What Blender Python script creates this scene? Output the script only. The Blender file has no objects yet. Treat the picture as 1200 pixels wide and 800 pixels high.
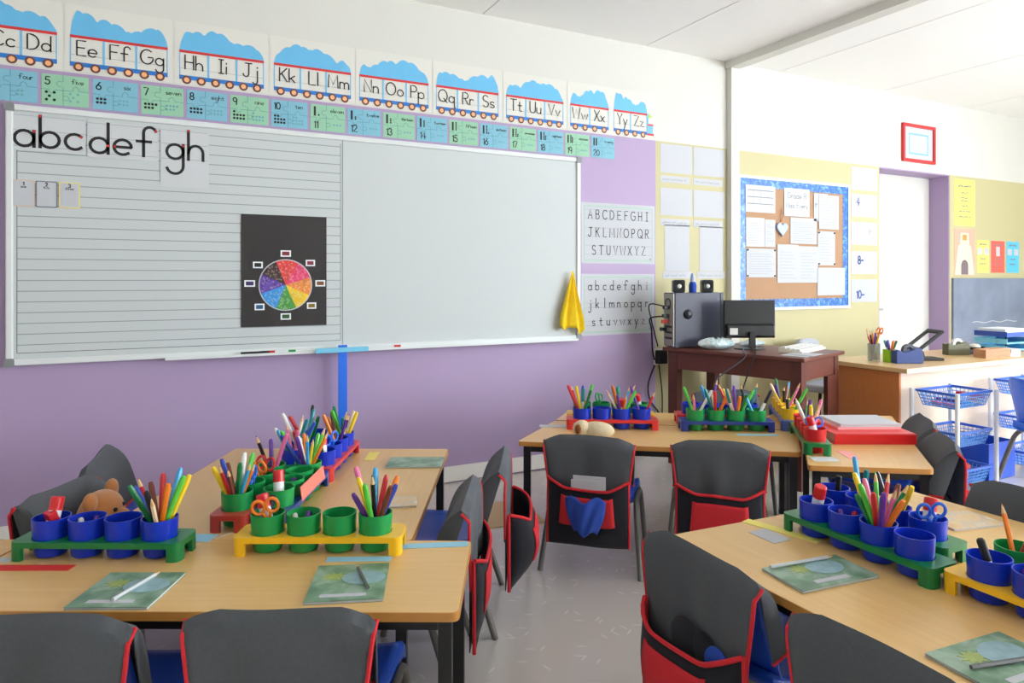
import bpy, bmesh, math, random
from math import sin, cos, pi, radians as R
from mathutils import Vector, Matrix
random.seed(7)
sc = bpy.context.scene
COL = sc.collection

# ------------------------------------------------------------------ camera, sky, exposure
EYE = 1.30
cam_d = bpy.data.cameras.new('camera'); cam = bpy.data.objects.new('camera', cam_d); COL.objects.link(cam)
cam.location = (0, 0, EYE); cam.rotation_euler = (R(90), 0, R(-27.1))
cam_d.sensor_width = 36; cam_d.lens = 24; cam_d.shift_y = -73 / 1200; cam_d.clip_start = .02
sc.camera = cam
sc.view_settings.view_transform = 'Standard'; sc.view_settings.look = 'None'
sc.view_settings.gamma = 1; sc.view_settings.use_curve_mapping = False
sc.view_settings.exposure = 0.0
world = bpy.data.worlds.new('daylight'); sc.world = world; world.use_nodes = True
bg = world.node_tree.nodes['Background']
bg.inputs[0].default_value = (.86, .93, 1, 1); bg.inputs[1].default_value = 28
sc.cycles.max_bounces = 12; sc.cycles.diffuse_bounces = 8
sc.cycles.sample_clamp_indirect = 6
WIN = [(x0, x1) for x0, x1 in ((-4.4, -2.7), (-2.5, -.8), (-.6, .8))]      # windows in the right wall, along y
WIN_FILL = [(5.9, 8.2)]                            # unseen window added behind the camera as fill light, along x
D = 4.06; XR = 8.6; XL = -2.6; YF = -4.6; CEIL = 3.03; SILL = .95; HEAD = 2.75
def portal(name, loc, rot, w, h):
    l = bpy.data.lights.new(name, 'AREA'); l.shape = 'RECTANGLE'; l.size = w; l.size_y = h
    l.cycles.is_portal = True
    o = bpy.data.objects.new(name, l); COL.objects.link(o); o.location = loc; o.rotation_euler = rot
for a, b in WIN: portal('window_portal', (XR + .16, (a + b) / 2, (SILL + HEAD) / 2), (0, R(90), 0), HEAD - SILL, b - a)
for a, b in WIN_FILL: portal('window_portal', ((a + b) / 2, YF - .16, (SILL + HEAD) / 2), (R(90), 0, 0), b - a, HEAD - SILL)

# ------------------------------------------------------------------ materials
def lin(c):
    return tuple(((v / 255) / 12.92 if v / 255 <= .04045 else ((v / 255 + .055) / 1.055) ** 2.4) for v in c) + (1,)
MATS = {}
def M(name, rgb, rough=.5, metal=0, var=0, scale=20, bump=0, bscale=200, stretch=None, coat=0, alpha=None, sheen=0, trans=0):
    if name in MATS: return MATS[name]
    m = bpy.data.materials.new(name); m.use_nodes = True; MATS[name] = m
    nt = m.node_tree; b = nt.nodes['Principled BSDF']
    b.inputs['Base Color'].default_value = lin(rgb); b.inputs['Roughness'].default_value = rough; b.inputs['Metallic'].default_value = metal
    b.inputs['Coat Weight'].default_value = coat
    if sheen: b.inputs['Sheen Weight'].default_value = sheen
    if trans: b.inputs['Transmission Weight'].default_value = trans
    tc = nt.nodes.new('ShaderNodeTexCoord'); mp = nt.nodes.new('ShaderNodeMapping')
    nt.links.new(tc.outputs['Object'], mp.inputs[0])
    if stretch: mp.inputs['Scale'].default_value = stretch
    if var:
        n = nt.nodes.new('ShaderNodeTexNoise'); n.inputs['Scale'].default_value = scale; n.inputs['Detail'].default_value = 4
        nt.links.new(mp.outputs[0], n.inputs[0])
        mx = nt.nodes.new('ShaderNodeMix'); mx.data_type = 'RGBA'
        c = lin(rgb); mx.inputs[6].default_value = tuple(v * (1 - var) for v in c[:3]) + (1,)
        mx.inputs[7].default_value = tuple(min(1, v * (1 + var)) for v in c[:3]) + (1,)
        nt.links.new(n.outputs[0], mx.inputs[0]); nt.links.new(mx.outputs[2], b.inputs['Base Color'])
    if bump:
        n2 = nt.nodes.new('ShaderNodeTexNoise'); n2.inputs['Scale'].default_value = bscale; n2.inputs['Detail'].default_value = 3
        nt.links.new(mp.outputs[0], n2.inputs[0])
        bp = nt.nodes.new('ShaderNodeBump'); bp.inputs['Strength'].default_value = bump; bp.inputs['Distance'].default_value = .002
        nt.links.new(n2.outputs[0], bp.inputs['Height']); nt.links.new(bp.outputs[0], b.inputs['Normal'])
    return m
M('white_paint', (216, 215, 208), .7, var=.02, scale=3, bump=.15, bscale=60)
M('ceiling_paint', (246, 245, 243), .8, var=.015, scale=2)
M('joint_grey', (150, 148, 142), .8)
M('purple_paint', (173, 151, 187), .55, var=.03, scale=2.5, bump=.15, bscale=60)
M('yellow_paint', (194, 186, 142), .6, var=.02, scale=3, bump=.15, bscale=60)
M('skirting', (238, 236, 230), .5)
M('paper', (196, 198, 204), .75, var=.015, scale=8)
M('card_white', (222, 220, 212), .7, var=.015, scale=8)
M('paper_blue_white', (206, 209, 212), .75, var=.015, scale=8)
M('board_white', (200, 206, 207), .65, var=.02, scale=1.6)
M('frame_white', (222, 226, 226), .35); M('corner_grey', (130, 134, 136), .45)
M('line_grey', (150, 155, 158), .6); M('line_dark', (95, 98, 104), .6)
M('ink', (30, 28, 30), .6); M('ink_grey', (120, 122, 132), .7); M('ink_soft', (165, 168, 180), .7); M('ink_blue', (62, 84, 150), .7)
M('red_dot', (190, 40, 40), .6)
M('sky_blue', (104, 184, 228), .6, var=.06, scale=9); M('train_red', (204, 48, 50), .6); M('train_blue', (38, 118, 200), .6)
M('car_blue', (120, 186, 226), .6); M('wheel_brown', (112, 62, 52), .6); M('wheel_tan', (240, 180, 130), .6)
M('card_blue', (128, 186, 206), .65, var=.03, scale=12); M('card_green', (150, 200, 168), .65, var=.03, scale=12)
M('puzzle_line', (70, 130, 150), .7); M('pale_dot', (110, 170, 180), .7)
M('black_card', (42, 38, 38), .6, var=.05, scale=30)
M('tan_card', (214, 192, 170), .7); M('slate_card', (120, 126, 140), .7); M('yellow_card', (240, 224, 130), .7)
M('cork', (178, 140, 108), .85, var=.12, scale=90)
M('border_white', (240, 245, 250), .6)
M('chalkboard', (124, 134, 154), .6, var=.4, scale=3.5); M('chalk', (205, 210, 214), .9)
M('lilac', (176, 188, 220), .5)
M('poster_yellow', (248, 238, 120), .65); M('poster_red', (232, 96, 84), .65); M('poster_sky', (92, 190, 226), .65)
M('castle_cream', (226, 216, 192), .7); M('castle_pink', (206, 170, 150), .7); M('castle_door', (120, 104, 110), .7); M('flag_orange', (240, 150, 70), .7)
M('frame_red', (196, 40, 44), .4)
M('black_metal', (24, 25, 28), .4); M('tube_grey', (112, 109, 104), .35, metal=.25)
M('edge_wood', (196, 136, 66), .4, var=.08, scale=40)
M('shell_blue', (30, 80, 196), .32); M('shell_bright', (40, 110, 226), .3)
M('fabric_grey', (82, 85, 90), .95, var=.14, scale=120, bump=.5, bscale=700, sheen=.05)
M('fabric_navy', (24, 25, 34), .95, var=.12, scale=120, bump=.4, bscale=700, sheen=.1)
M('fabric_red', (204, 36, 46), .9, var=.06, scale=120, bump=.4, bscale=700)
M('cloth_blue', (36, 72, 168), .9, var=.1, scale=60)
M('cloth_yellow', (236, 200, 30), .9, var=.12, scale=30, bump=.3, bscale=200)
M('mahogany', (106, 54, 42), .38, var=.16, scale=9, stretch=(1, 6, 6)); M('mahogany_dark', (92, 46, 36), .4, var=.16, scale=9, stretch=(6, 6, 1))
M('oak_brown', (196, 122, 68), .42, var=.12, scale=8, stretch=(8, 8, .8)); M('oak_pale', (228, 206, 182), .45, var=.05, scale=6, stretch=(.8, 8, 8))
M('oak_top', (216, 180, 128), .3, var=.08, scale=7, stretch=(1, 9, 9))
M('plastic_blue', (12, 50, 190), .28); M('plastic_green', (24, 150, 76), .28); M('plastic_red', (216, 34, 40), .28); M('plastic_yellow', (246, 196, 30), .3)
M('rack_green', (16, 120, 62), .3); M('rack_yellow', (246, 192, 34), .3); M('rack_red', (214, 52, 50), .3); M('rack_brick', (186, 60, 50), .35)
M('rack_navy', (36, 62, 150), .3); M('rack_slate', (80, 100, 168), .3)
M('basket_blue', (104, 164, 238), .35); M('rim_blue', (60, 112, 216), .35); M('post_white', (236, 238, 240), .4)
M('pc_black', (40, 42, 50), .35); M('pc_dark', (66, 68, 86), .4); M('metal_silver', (170, 168, 156), .35, metal=.5); M('screen_black', (28, 28, 31), .35); M('mesh_white', (225, 225, 222), .6)
M('key_cream', (226, 222, 206), .5); M('bag_plastic', (206, 216, 216), .4, var=.2, scale=34)
M('wood_raw', (226, 184, 130), .6); M('teddy', (176, 112, 58), 1, var=.18, scale=60, bump=1, bscale=260, sheen=.4); M('teddy_dark', (140, 84, 40), 1, var=.15, scale=60, bump=1, bscale=260)
M('plush_cream', (216, 198, 164), 1, var=.2, scale=50, bump=1, bscale=200); M('card_brown', (196, 166, 128), .8, var=.06, scale=10)
M('olive', (92, 92, 66), .45); M('tape_navy', (38, 62, 128), .35); M('copper_paper', (196, 146, 112), .7, var=.1, scale=14); M('lime', (160, 214, 40), .4)
M('glass_jar', (214, 220, 214), .1, trans=.7); M('grey_chair', (176, 180, 190), .7); M('tray_blue', (50, 84, 176), .4); M('tray_sky', (120, 200, 232), .3)
M('tray_white', (236, 242, 246), .4); M('tin_pink', (232, 130, 124), .5)
M('strip_salmon', (240, 128, 112), .7); M('strip_red', (214, 46, 44), .7); M('strip_yellow', (240, 226, 120), .7); M('strip_blue', (150, 206, 232), .7); M('strip_pink', (244, 170, 170), .7)
PENS = {'red': (204, 40, 44), 'orange': (240, 130, 36), 'yellow': (246, 210, 44), 'light green': (90, 200, 70), 'dark green': (20, 120, 70), 'sky blue': (70, 170, 226),
        'blue': (40, 70, 176), 'purple': (104, 56, 160), 'pink': (232, 120, 168), 'brown': (120, 62, 44), 'black': (30, 30, 34), 'cream': (240, 214, 180), 'teal': (30, 140, 150), 'white': (236, 236, 232)}
for k, v in PENS.items(): M('pen_' + k, v, .35)

def nodes_of(m): return m.node_tree, m.node_tree.nodes['Principled BSDF']
def floor_material():
    m = M('vinyl_floor', (172, 166, 164), .22); nt, b = nodes_of(m)
    tc = nt.nodes.new('ShaderNodeTexCoord'); last = None
    base = nt.nodes.new('ShaderNodeTexNoise'); base.inputs['Scale'].default_value = 1.4; base.inputs['Detail'].default_value = 6
    nt.links.new(tc.outputs['Object'], base.inputs[0])
    mx = nt.nodes.new('ShaderNodeMix'); mx.data_type = 'RGBA'; mx.inputs[6].default_value = lin((196, 190, 184)); mx.inputs[7].default_value = lin((218, 212, 206))
    nt.links.new(base.outputs[0], mx.inputs[0]); last = mx.outputs[2]
    for ang, off in ((.5, 0), (-.55, 3.3), (1.35, 7.1)):
        ro = nt.nodes.new('ShaderNodeMapping'); ro.inputs['Rotation'].default_value = (0, 0, ang); ro.inputs['Location'].default_value = (off, off, 0)
        sp = nt.nodes.new('ShaderNodeMapping'); sp.inputs['Scale'].default_value = (4.2, 21, 0)
        nt.links.new(tc.outputs['Object'], ro.inputs[0]); nt.links.new(ro.outputs[0], sp.inputs[0])
        n = nt.nodes.new('ShaderNodeTexVoronoi'); n.voronoi_dimensions = '2D'; n.inputs['Scale'].default_value = 1.0
        nt.links.new(sp.outputs[0], n.inputs['Vector'])
        rp = nt.nodes.new('ShaderNodeMapRange'); rp.inputs[1].default_value = .105; rp.inputs[2].default_value = .05; rp.inputs[4].default_value = .55
        nt.links.new(n.outputs['Distance'], rp.inputs[0])
        sc_ = nt.nodes.new('ShaderNodeSeparateColor'); gt = nt.nodes.new('ShaderNodeMath'); gt.operation = 'GREATER_THAN'; gt.inputs[1].default_value = .68
        nt.links.new(n.outputs['Color'], sc_.inputs[0]); nt.links.new(sc_.outputs[0], gt.inputs[0])
        mu = nt.nodes.new('ShaderNodeMath'); mu.operation = 'MULTIPLY'; nt.links.new(rp.outputs[0], mu.inputs[0]); nt.links.new(gt.outputs[0], mu.inputs[1])
        k = nt.nodes.new('ShaderNodeMix'); k.data_type = 'RGBA'; k.inputs[7].default_value = lin((240, 237, 232))
        nt.links.new(mu.outputs[0], k.inputs[0]); nt.links.new(last, k.inputs[6]); last = k.outputs[2]
    nt.links.new(last, b.inputs['Base Color'])
    n2 = nt.nodes.new('ShaderNodeTexNoise'); n2.inputs['Scale'].default_value = 3; nt.links.new(tc.outputs['Object'], n2.inputs[0])
    rr = nt.nodes.new('ShaderNodeMapRange'); rr.inputs[3].default_value = .17; rr.inputs[4].default_value = .24
    nt.links.new(n2.outputs[0], rr.inputs[0]); nt.links.new(rr.outputs[0], b.inputs['Roughness'])
floor_material()
def beech_material():
    m = M('beech', (212, 172, 118), .3); nt, b = nodes_of(m)
    tc = nt.nodes.new('ShaderNodeTexCoord'); mp = nt.nodes.new('ShaderNodeMapping'); mp.inputs['Scale'].default_value = (1.5, 26, 1)
    nt.links.new(tc.outputs['Object'], mp.inputs[0])
    n = nt.nodes.new('ShaderNodeTexNoise'); n.inputs['Scale'].default_value = 3; n.inputs['Detail'].default_value = 6; nt.links.new(mp.outputs[0], n.inputs[0])
    mx = nt.nodes.new('ShaderNodeMix'); mx.data_type = 'RGBA'; mx.inputs[6].default_value = lin((216, 172, 106)); mx.inputs[7].default_value = lin((232, 193, 130))
    nt.links.new(n.outputs[0], mx.inputs[0]); nt.links.new(mx.outputs[2], b.inputs['Base Color'])
beech_material()
def cover_material(name, stops, scale):
    m = M(name, stops[0], .35); nt, b = nodes_of(m)
    tc = nt.nodes.new('ShaderNodeTexCoord'); n = nt.nodes.new('ShaderNodeTexNoise'); n.inputs['Scale'].default_value = scale; n.inputs['Detail'].default_value = 5; n.inputs['Distortion'].default_value = .6
    nt.links.new(tc.outputs['Object'], n.inputs[0])
    r = nt.nodes.new('ShaderNodeValToRGB'); nt.links.new(n.outputs[0], r.inputs[0])
    e = r.color_ramp.elements; e[0].position = .3; e[0].color = lin(stops[0]); e[1].position = .72; e[1].color = lin(stops[-1])
    for i, s in enumerate(stops[1:-1]):
        q = r.color_ramp.elements.new(.45 + .1 * i); q.color = lin(s)
    nt.links.new(r.outputs[0], b.inputs['Base Color'])
cover_material('book_green', [(84, 122, 96), (112, 148, 120), (140, 170, 146), (168, 190, 178)], 14)
cover_material('book_tan', [(214, 176, 120), (226, 196, 150), (206, 190, 170), (236, 220, 190)], 16)
cover_material('bag_print', [(196, 208, 210), (226, 232, 232), (150, 190, 196), (240, 242, 240)], 26)
cover_material('notice_border', [(14, 78, 158), (20, 96, 178), (36, 118, 196), (130, 180, 220)], 30)

# ------------------------------------------------------------------ mesh builder
class MB:
    def __init__(s): s.v = []; s.f = []; s.m = []
    def add(s, vs, fs, mi=0):
        o = len(s.v); s.v += [tuple(p) for p in vs]; s.f += [tuple(i + o for i in f) for f in fs]; s.m += [mi] * len(fs); return s
    def box(s, x0, y0, z0, x1, y1, z1, mi=0):
        return s.add([(x0, y0, z0), (x1, y0, z0), (x1, y1, z0), (x0, y1, z0), (x0, y0, z1), (x1, y0, z1), (x1, y1, z1), (x0, y1, z1)],
                     [(3, 2, 1, 0), (4, 5, 6, 7), (0, 1, 5, 4), (1, 2, 6, 5), (2, 3, 7, 6), (3, 0, 4, 7)], mi)
    def prism(s, pts, z0, z1, mi=0):                       # polygon in xy, counter-clockwise
        n = len(pts); return s.add([(x, y, z0) for x, y in pts] + [(x, y, z1) for x, y in pts],
            [tuple(range(n - 1, -1, -1)), tuple(range(n, 2 * n))] + [(i, (i + 1) % n, n + (i + 1) % n, n + i) for i in range(n)], mi)
    def prism_y(s, pts, y0, y1, mi=0):                     # polygon in xz, extruded along y
        n = len(pts); return s.add([(x, y0, z) for x, z in pts] + [(x, y1, z) for x, z in pts],
            [tuple(range(n)), tuple(range(2 * n - 1, n - 1, -1))] + [((i + 1) % n, i, n + i, n + (i + 1) % n) for i in range(n)], mi)
    def prism_x(s, pts, x0, x1, mi=0):                     # polygon in yz, extruded along x
        n = len(pts); return s.add([(x0, y, z) for y, z in pts] + [(x1, y, z) for y, z in pts],
            [tuple(range(n - 1, -1, -1)), tuple(range(n, 2 * n))] + [(i, (i + 1) % n, n + (i + 1) % n, n + i) for i in range(n)], mi)
    def ring_y(s, outer, inner, y0, y1, mi=0):             # frame between two xz loops of equal length
        n = len(outer); vs = [(x, y0, z) for x, z in outer] + [(x, y0, z) for x, z in inner] + [(x, y1, z) for x, z in outer] + [(x, y1, z) for x, z in inner]
        fs = []
        for i in range(n):
            j = (i + 1) % n; fs += [(i, j, n + j, n + i), (2 * n + j, 2 * n + i, 3 * n + i, 3 * n + j), (j, i, 2 * n + i, 2 * n + j), (n + i, n + j, 3 * n + j, 3 * n + i)]
        return s.add(vs, fs, mi)
    def lathe(s, prof, n=20, mi=0, c=(0, 0)):              # list of (r, z)
        vs = []; fs = []; idx = []
        for r, z in prof:
            if r < 1e-6: idx.append([len(vs)] * n); vs.append((c[0], c[1], z))
            else: idx.append(list(range(len(vs), len(vs) + n))); vs += [(c[0] + r * cos(2 * pi * k / n), c[1] + r * sin(2 * pi * k / n), z) for k in range(n)]
        for a, b in zip(idx, idx[1:]):
            for k in range(n):
                l = (k + 1) % n; f = []
                for q in (a[k], a[l], b[l], b[k]):
                    if q not in f: f.append(q)
                if len(f) > 2: fs.append(tuple(f))
        return s.add(vs, fs, mi)
    def tube(s, path, r, n=8, mi=0, cap=True, closed=False):
        P = [Vector(p) for p in path]; vs = []; fs = []; m = len(P); prev = None
        for i, p in enumerate(P):
            a = P[i - 1] if (i or closed) else p; b = P[(i + 1) % m] if (i < m - 1 or closed) else p
            t = (b - a).normalized()
            if prev is None:
                up = Vector((0, 0, 1)) if abs(t.z) < .9 else Vector((1, 0, 0)); u = t.cross(up).normalized()
            else:
                u = (prev - t * prev.dot(t)).normalized()
            prev = u; w = t.cross(u); rr = r[i] if isinstance(r, (list, tuple)) else r
            vs += [p + (u * cos(2 * pi * k / n) + w * sin(2 * pi * k / n)) * rr for k in range(n)]
        for i in range(m if closed else m - 1):
            j = (i + 1) % m
            for k in range(n):
                l = (k + 1) % n; fs.append((i * n + k, i * n + l, j * n + l, j * n + k))
        if cap and not closed: fs += [tuple(range(n - 1, -1, -1)), tuple((m - 1) * n + k for k in range(n))]
        return s.add(vs, fs, mi)
    def grid(s, fn, nu, nv, mi=0, closed_u=False):
        vs = [fn(i / nu, j / nv) for j in range(nv + 1) for i in range(nu + (0 if closed_u else 1))]
        w = nu if closed_u else nu + 1; fs = []
        for j in range(nv):
            for i in range(nu):
                a = j * w + i; b = j * w + (i + 1) % w; fs.append((a, b, b + w, a + w))
        return s.add(vs, fs, mi)
    def ball(s, c, r, n=14, mi=0):
        r = r if isinstance(r, (tuple, list)) else (r, r, r); t = MB(); t.lathe([(sin(pi * k / n), -cos(pi * k / n)) for k in range(n + 1)], n + 4)
        return s.add([(c[0] + x * r[0], c[1] + y * r[1], c[2] + z * r[2]) for x, y, z in t.v], t.f, mi)
    def disc(s, x, z, r, y, mi=0, n=12, th=.0006, rz=None):
        return s.prism_y([(x + r * cos(2 * pi * k / n), z + (rz or r) * sin(2 * pi * k / n)) for k in range(n)], y - th, y, mi)
    def stroke(s, pts, w, y, mi=0, th=.0006):              # flat printed line on a wall item, in xz facing -y
        if len(pts) < 2: return s
        P = [Vector(p) for p in pts]; L = []; Rr = []
        closed = (P[0] - P[-1]).length < 1e-6
        for i, p in enumerate(P):
            a = P[i - 1] if i else (P[-2] if closed else p); b = P[i + 1] if i < len(P) - 1 else (P[1] if closed else p)
            t = b - a
            if t.length < 1e-9: t = Vector((1, 0))
            t.normalize(); nn = Vector((-t.y, t.x)) * w / 2
            e = Vector((0, 0))
            if not closed and i == 0: e = -t * w * .4
            if not closed and i == len(P) - 1: e = t * w * .4
            L.append(p + nn + e); Rr.append(p - nn + e)
        n = len(P); vs = [(q.x, y - th, q.y) for q in L] + [(q.x, y - th, q.y) for q in Rr]
        return s.add(vs, [(n + i, n + i + 1, i + 1, i) for i in range(n - 1)], mi)
    def xform(s, mat): s.v = [tuple(mat @ Vector(p)) for p in s.v]; return s
    def mesh(s, name, mats):
        me = bpy.data.meshes.new(name); me.from_pydata(s.v, [], s.f)
        for m in (mats if isinstance(mats, (list, tuple)) else [mats]): me.materials.append(MATS[m] if isinstance(m, str) else m)
        me.polygons.foreach_set('material_index', s.m); me.update(); return me

WORDY = ('writing', 'number_print', 'letter_print', 'train_print', 'card_print', 'paper_mosaic', 'chalk_marks')
def obj(name, mb, mats, parent=None, smooth=False, bevel=0, subd=0, solid=0, loc=None, rz=None, wall=False):
    me = mb if isinstance(mb, bpy.types.Mesh) else mb.mesh(name, mats)
    if smooth and not isinstance(mb, bpy.types.Mesh):
        me.polygons.foreach_set('use_smooth', [True] * len(me.polygons)); me.set_sharp_from_angle(angle=R(38))
    o = bpy.data.objects.new(name, me); COL.objects.link(o)
    if parent: o.parent = parent
    if name in WORDY: o['kind'] = 'stuff'
    if loc: o.location = loc
    if rz is not None: o.rotation_euler = (0, 0, rz)
    if solid:
        q = o.modifiers.new('thickness', 'SOLIDIFY'); q.thickness = solid; q.offset = 0
    if bevel:
        q = o.modifiers.new('bevel', 'BEVEL'); q.width = bevel; q.segments = 2; q.limit_method = 'ANGLE'
    if subd:
        q = o.modifiers.new('smooth', 'SUBSURF'); q.levels = subd; q.render_levels = subd
    return o
def tag(o, label, cat, group=None, kind=None):
    o['label'] = label; o['category'] = cat
    if group: o['group'] = group
    if kind: o['kind'] = kind
    return o
def thing(name, label, cat, loc=(0, 0, 0), rz=0, group=None):
    o = bpy.data.objects.new(name, None); COL.objects.link(o); o.empty_display_size = .1
    o.location = loc; o.rotation_euler = (0, 0, rz); return tag(o, label, cat, group)
def struct(name, mb, mats, label=None, parent=None, **k):
    o = obj(name, mb, mats, parent, **k)
    if not parent: o['kind'] = 'structure'
    if label: o['label'] = label
    return o
def circ(cx, cz, r, n=24, a0=0, a1=360, rz=None):
    return [(cx + r * cos(R(a0 + (a1 - a0) * k / n)), cz + (rz or r) * sin(R(a0 + (a1 - a0) * k / n))) for k in range(n + 1)]
def rrect(x0, z0, x1, z1, r, n=4):
    return [p for cx, cz, a in ((x1 - r, z0 + r, -90), (x1 - r, z1 - r, 0), (x0 + r, z1 - r, 90), (x0 + r, z0 + r, 180)) for p in circ(cx, cz, r, n, a, a + 90)]

# ------------------------------------------------------------------ handwriting strokes: x-height 1, ascender 2, descender -1
def _a(cx, cy, rx, ry, a0, a1): return circ(cx, cy, rx, max(4, int(abs(a1 - a0) / 22)), a0, a1, ry)
O_ = _a(.5, .5, .5, .5, 0, 360)
G = {'a': [O_, [(1, 1), (1, 0)]], 'b': [[(0, 2), (0, 0)], O_], 'c': [_a(.5, .5, .5, .5, 45, 315)], 'd': [O_, [(1, 2), (1, 0)]],
 'e': [[(0, .5), (1, .5)] + _a(.5, .5, .5, .5, 0, 310)], 'f': [_a(.75, 1.6, .37, .4, 20, 180) + [(.38, 0)], [(0, 1), (.8, 1)]],
 'g': [O_, [(1, 1), (1, -.5)] + _a(.5, -.5, .5, .5, 0, -165)], 'h': [[(0, 2), (0, 0)], _a(.45, .5, .45, .5, 180, 0) + [(.9, 0)]], 'i': [[(.1, 1), (.1, 0)], [(.1, 1.45), (.1, 1.55)]],
 'j': [[(.5, 1), (.5, -.5)] + _a(.15, -.5, .35, .45, 0, -150), [(.5, 1.45), (.5, 1.55)]], 'k': [[(0, 2), (0, 0)], [(.8, 1), (0, .4)], [(.25, .6), (.85, 0)]], 'l': [[(.1, 2), (.1, 0)]],
 'm': [[(0, 1), (0, 0)], _a(.35, .6, .35, .4, 180, 0) + [(.7, 0)], _a(1.05, .6, .35, .4, 180, 0) + [(1.4, 0)]], 'n': [[(0, 1), (0, 0)], _a(.42, .55, .42, .45, 180, 0) + [(.84, 0)]], 'o': [O_],
 'p': [[(0, 1), (0, -1)], O_], 'q': [O_, [(1, 1), (1, -1), (1.2, -.8)]], 'r': [[(0, 1), (0, 0)], _a(.4, .55, .4, .42, 180, 50)],
 's': [_a(.42, .75, .36, .25, 35, 270) + _a(.42, .25, .4, .25, 90, -145)], 't': [[(.35, 1.6), (.35, .3)] + _a(.65, .3, .3, .3, 180, 300), [(0, 1), (.75, 1)]],
 'u': [[(0, 1), (0, .45)] + _a(.42, .45, .42, .45, 180, 360), [(.84, 1), (.84, 0)]], 'v': [[(0, 1), (.45, 0), (.9, 1)]], 'w': [[(0, 1), (.35, 0), (.7, .9), (1.05, 0), (1.4, 1)]],
 'x': [[(0, 1), (.85, 0)], [(.85, 1), (0, 0)]], 'y': [[(0, 1), (.45, 0)], [(.9, 1), (.15, -.9)]], 'z': [[(0, 1), (.8, 1), (0, 0), (.85, 0)]],
 'A': [[(0, 0), (.65, 2), (1.3, 0)], [(.25, .75), (1.05, .75)]], 'B': [[(0, 0), (0, 2), (.5, 2)] + _a(.5, 1.52, .45, .48, 90, -90) + [(0, 1.04), (.5, 1.04)] + _a(.5, .52, .55, .52, 90, -90) + [(0, 0)]],
 'C': [_a(.8, 1, .8, 1, 45, 315)], 'D': [[(0, 0), (0, 2), (.3, 2)] + _a(.3, 1, .95, 1, 90, -90) + [(0, 0)]], 'E': [[(1, 2), (0, 2), (0, 0), (1, 0)], [(0, 1.05), (.85, 1.05)]],
 'F': [[(1, 2), (0, 2), (0, 0)], [(0, 1.05), (.8, 1.05)]], 'G': [_a(.8, 1, .8, 1, 50, 340) + [(1.5, .95), (.95, .95)]], 'H': [[(0, 2), (0, 0)], [(1.1, 2), (1.1, 0)], [(0, 1), (1.1, 1)]],
 'I': [[(.3, 2), (.3, 0)], [(0, 2), (.6, 2)], [(0, 0), (.6, 0)]], 'J': [[(.8, 2), (.8, .5)] + _a(.4, .5, .4, .5, 0, -170), [(.3, 2), (1.2, 2)]], 'K': [[(0, 2), (0, 0)], [(1.05, 2), (0, .9)], [(.3, 1.2), (1.1, 0)]],
 'L': [[(0, 2), (0, 0), (.95, 0)]], 'M': [[(0, 0), (.1, 2), (.75, .5), (1.4, 2), (1.5, 0)]], 'N': [[(0, 0), (0, 2), (1.15, 0), (1.15, 2)]], 'O': [_a(.8, 1, .8, 1, 0, 360)],
 'P': [[(0, 0), (0, 2), (.5, 2)] + _a(.5, 1.48, .5, .52, 90, -90) + [(0, .96)]], 'Q': [_a(.8, 1, .8, 1, 0, 360), [(.95, .55), (1.6, -.1)]], 'R': [[(0, 0), (0, 2), (.5, 2)] + _a(.5, 1.5, .5, .5, 90, -90) + [(0, 1)], [(.4, 1), (1.05, 0)]],
 'S': [_a(.55, 1.5, .5, .5, 35, 270) + _a(.55, .5, .55, .5, 90, -145)], 'T': [[(.6, 2), (.6, 0)], [(0, 2), (1.2, 2)]], 'U': [[(0, 2), (0, .55)] + _a(.55, .55, .55, .55, 180, 360) + [(1.1, 2)]], 'V': [[(0, 2), (.6, 0), (1.2, 2)]],
 'W': [[(0, 2), (.4, 0), (.85, 1.7), (1.3, 0), (1.7, 2)]], 'X': [[(0, 2), (1.15, 0)], [(1.15, 2), (0, 0)]], 'Y': [[(0, 2), (.55, 1), (1.1, 2)], [(.55, 1), (.55, 0)]], 'Z': [[(0, 2), (1.1, 2), (0, 0), (1.15, 0)]],
 '0': [_a(.55, 1, .55, 1, 0, 360)], '1': [[(.1, 1.6), (.4, 2), (.4, 0)]], '2': [_a(.5, 1.45, .5, .55, 165, -20) + [(0, 0), (1.05, 0)]], '3': [_a(.45, 1.5, .45, .5, 150, -90) + _a(.45, .5, .55, .5, 90, -150)],
 '4': [[(.8, 0), (.8, 2), (0, .6), (1.1, .6)]], '5': [[(1, 2), (.2, 2), (.12, 1.15)] + _a(.5, .62, .55, .62, 120, -150)], '6': [[(.85, 2), (.15, .95)] + _a(.55, .58, .55, .58, 150, 510)],
 '7': [[(0, 2), (1.05, 2), (.35, 0)]], '8': [_a(.5, 1.5, .42, .5, 0, 360), _a(.5, .5, .52, .5, 0, 360)], '9': [_a(.5, 1.4, .5, .58, 0, 360), [(1, 1.4), (.9, 0)]], '-': [[(0, .9), (.7, .9)]], ' ': [[(0, 0), (.6, 0)]]}
def adv(ch): return max(p[0] for st in G[ch] for p in st)
def text_w(t, u, gap=.38): return sum((adv(c) + gap) * u for c in t) - gap * u
def write(mb, t, x, z, u, w, y, mi=0, gap=.38, center=False, dx=1):
    if center: x -= text_w(t, u * dx, gap) / 2
    for c in t:
        if c != ' ':
            for st in G[c]: mb.stroke([(x + px * u * dx, z + pz * u) for px, pz in st], w, y, mi)
        x += (adv(c) + gap) * u * dx

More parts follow.
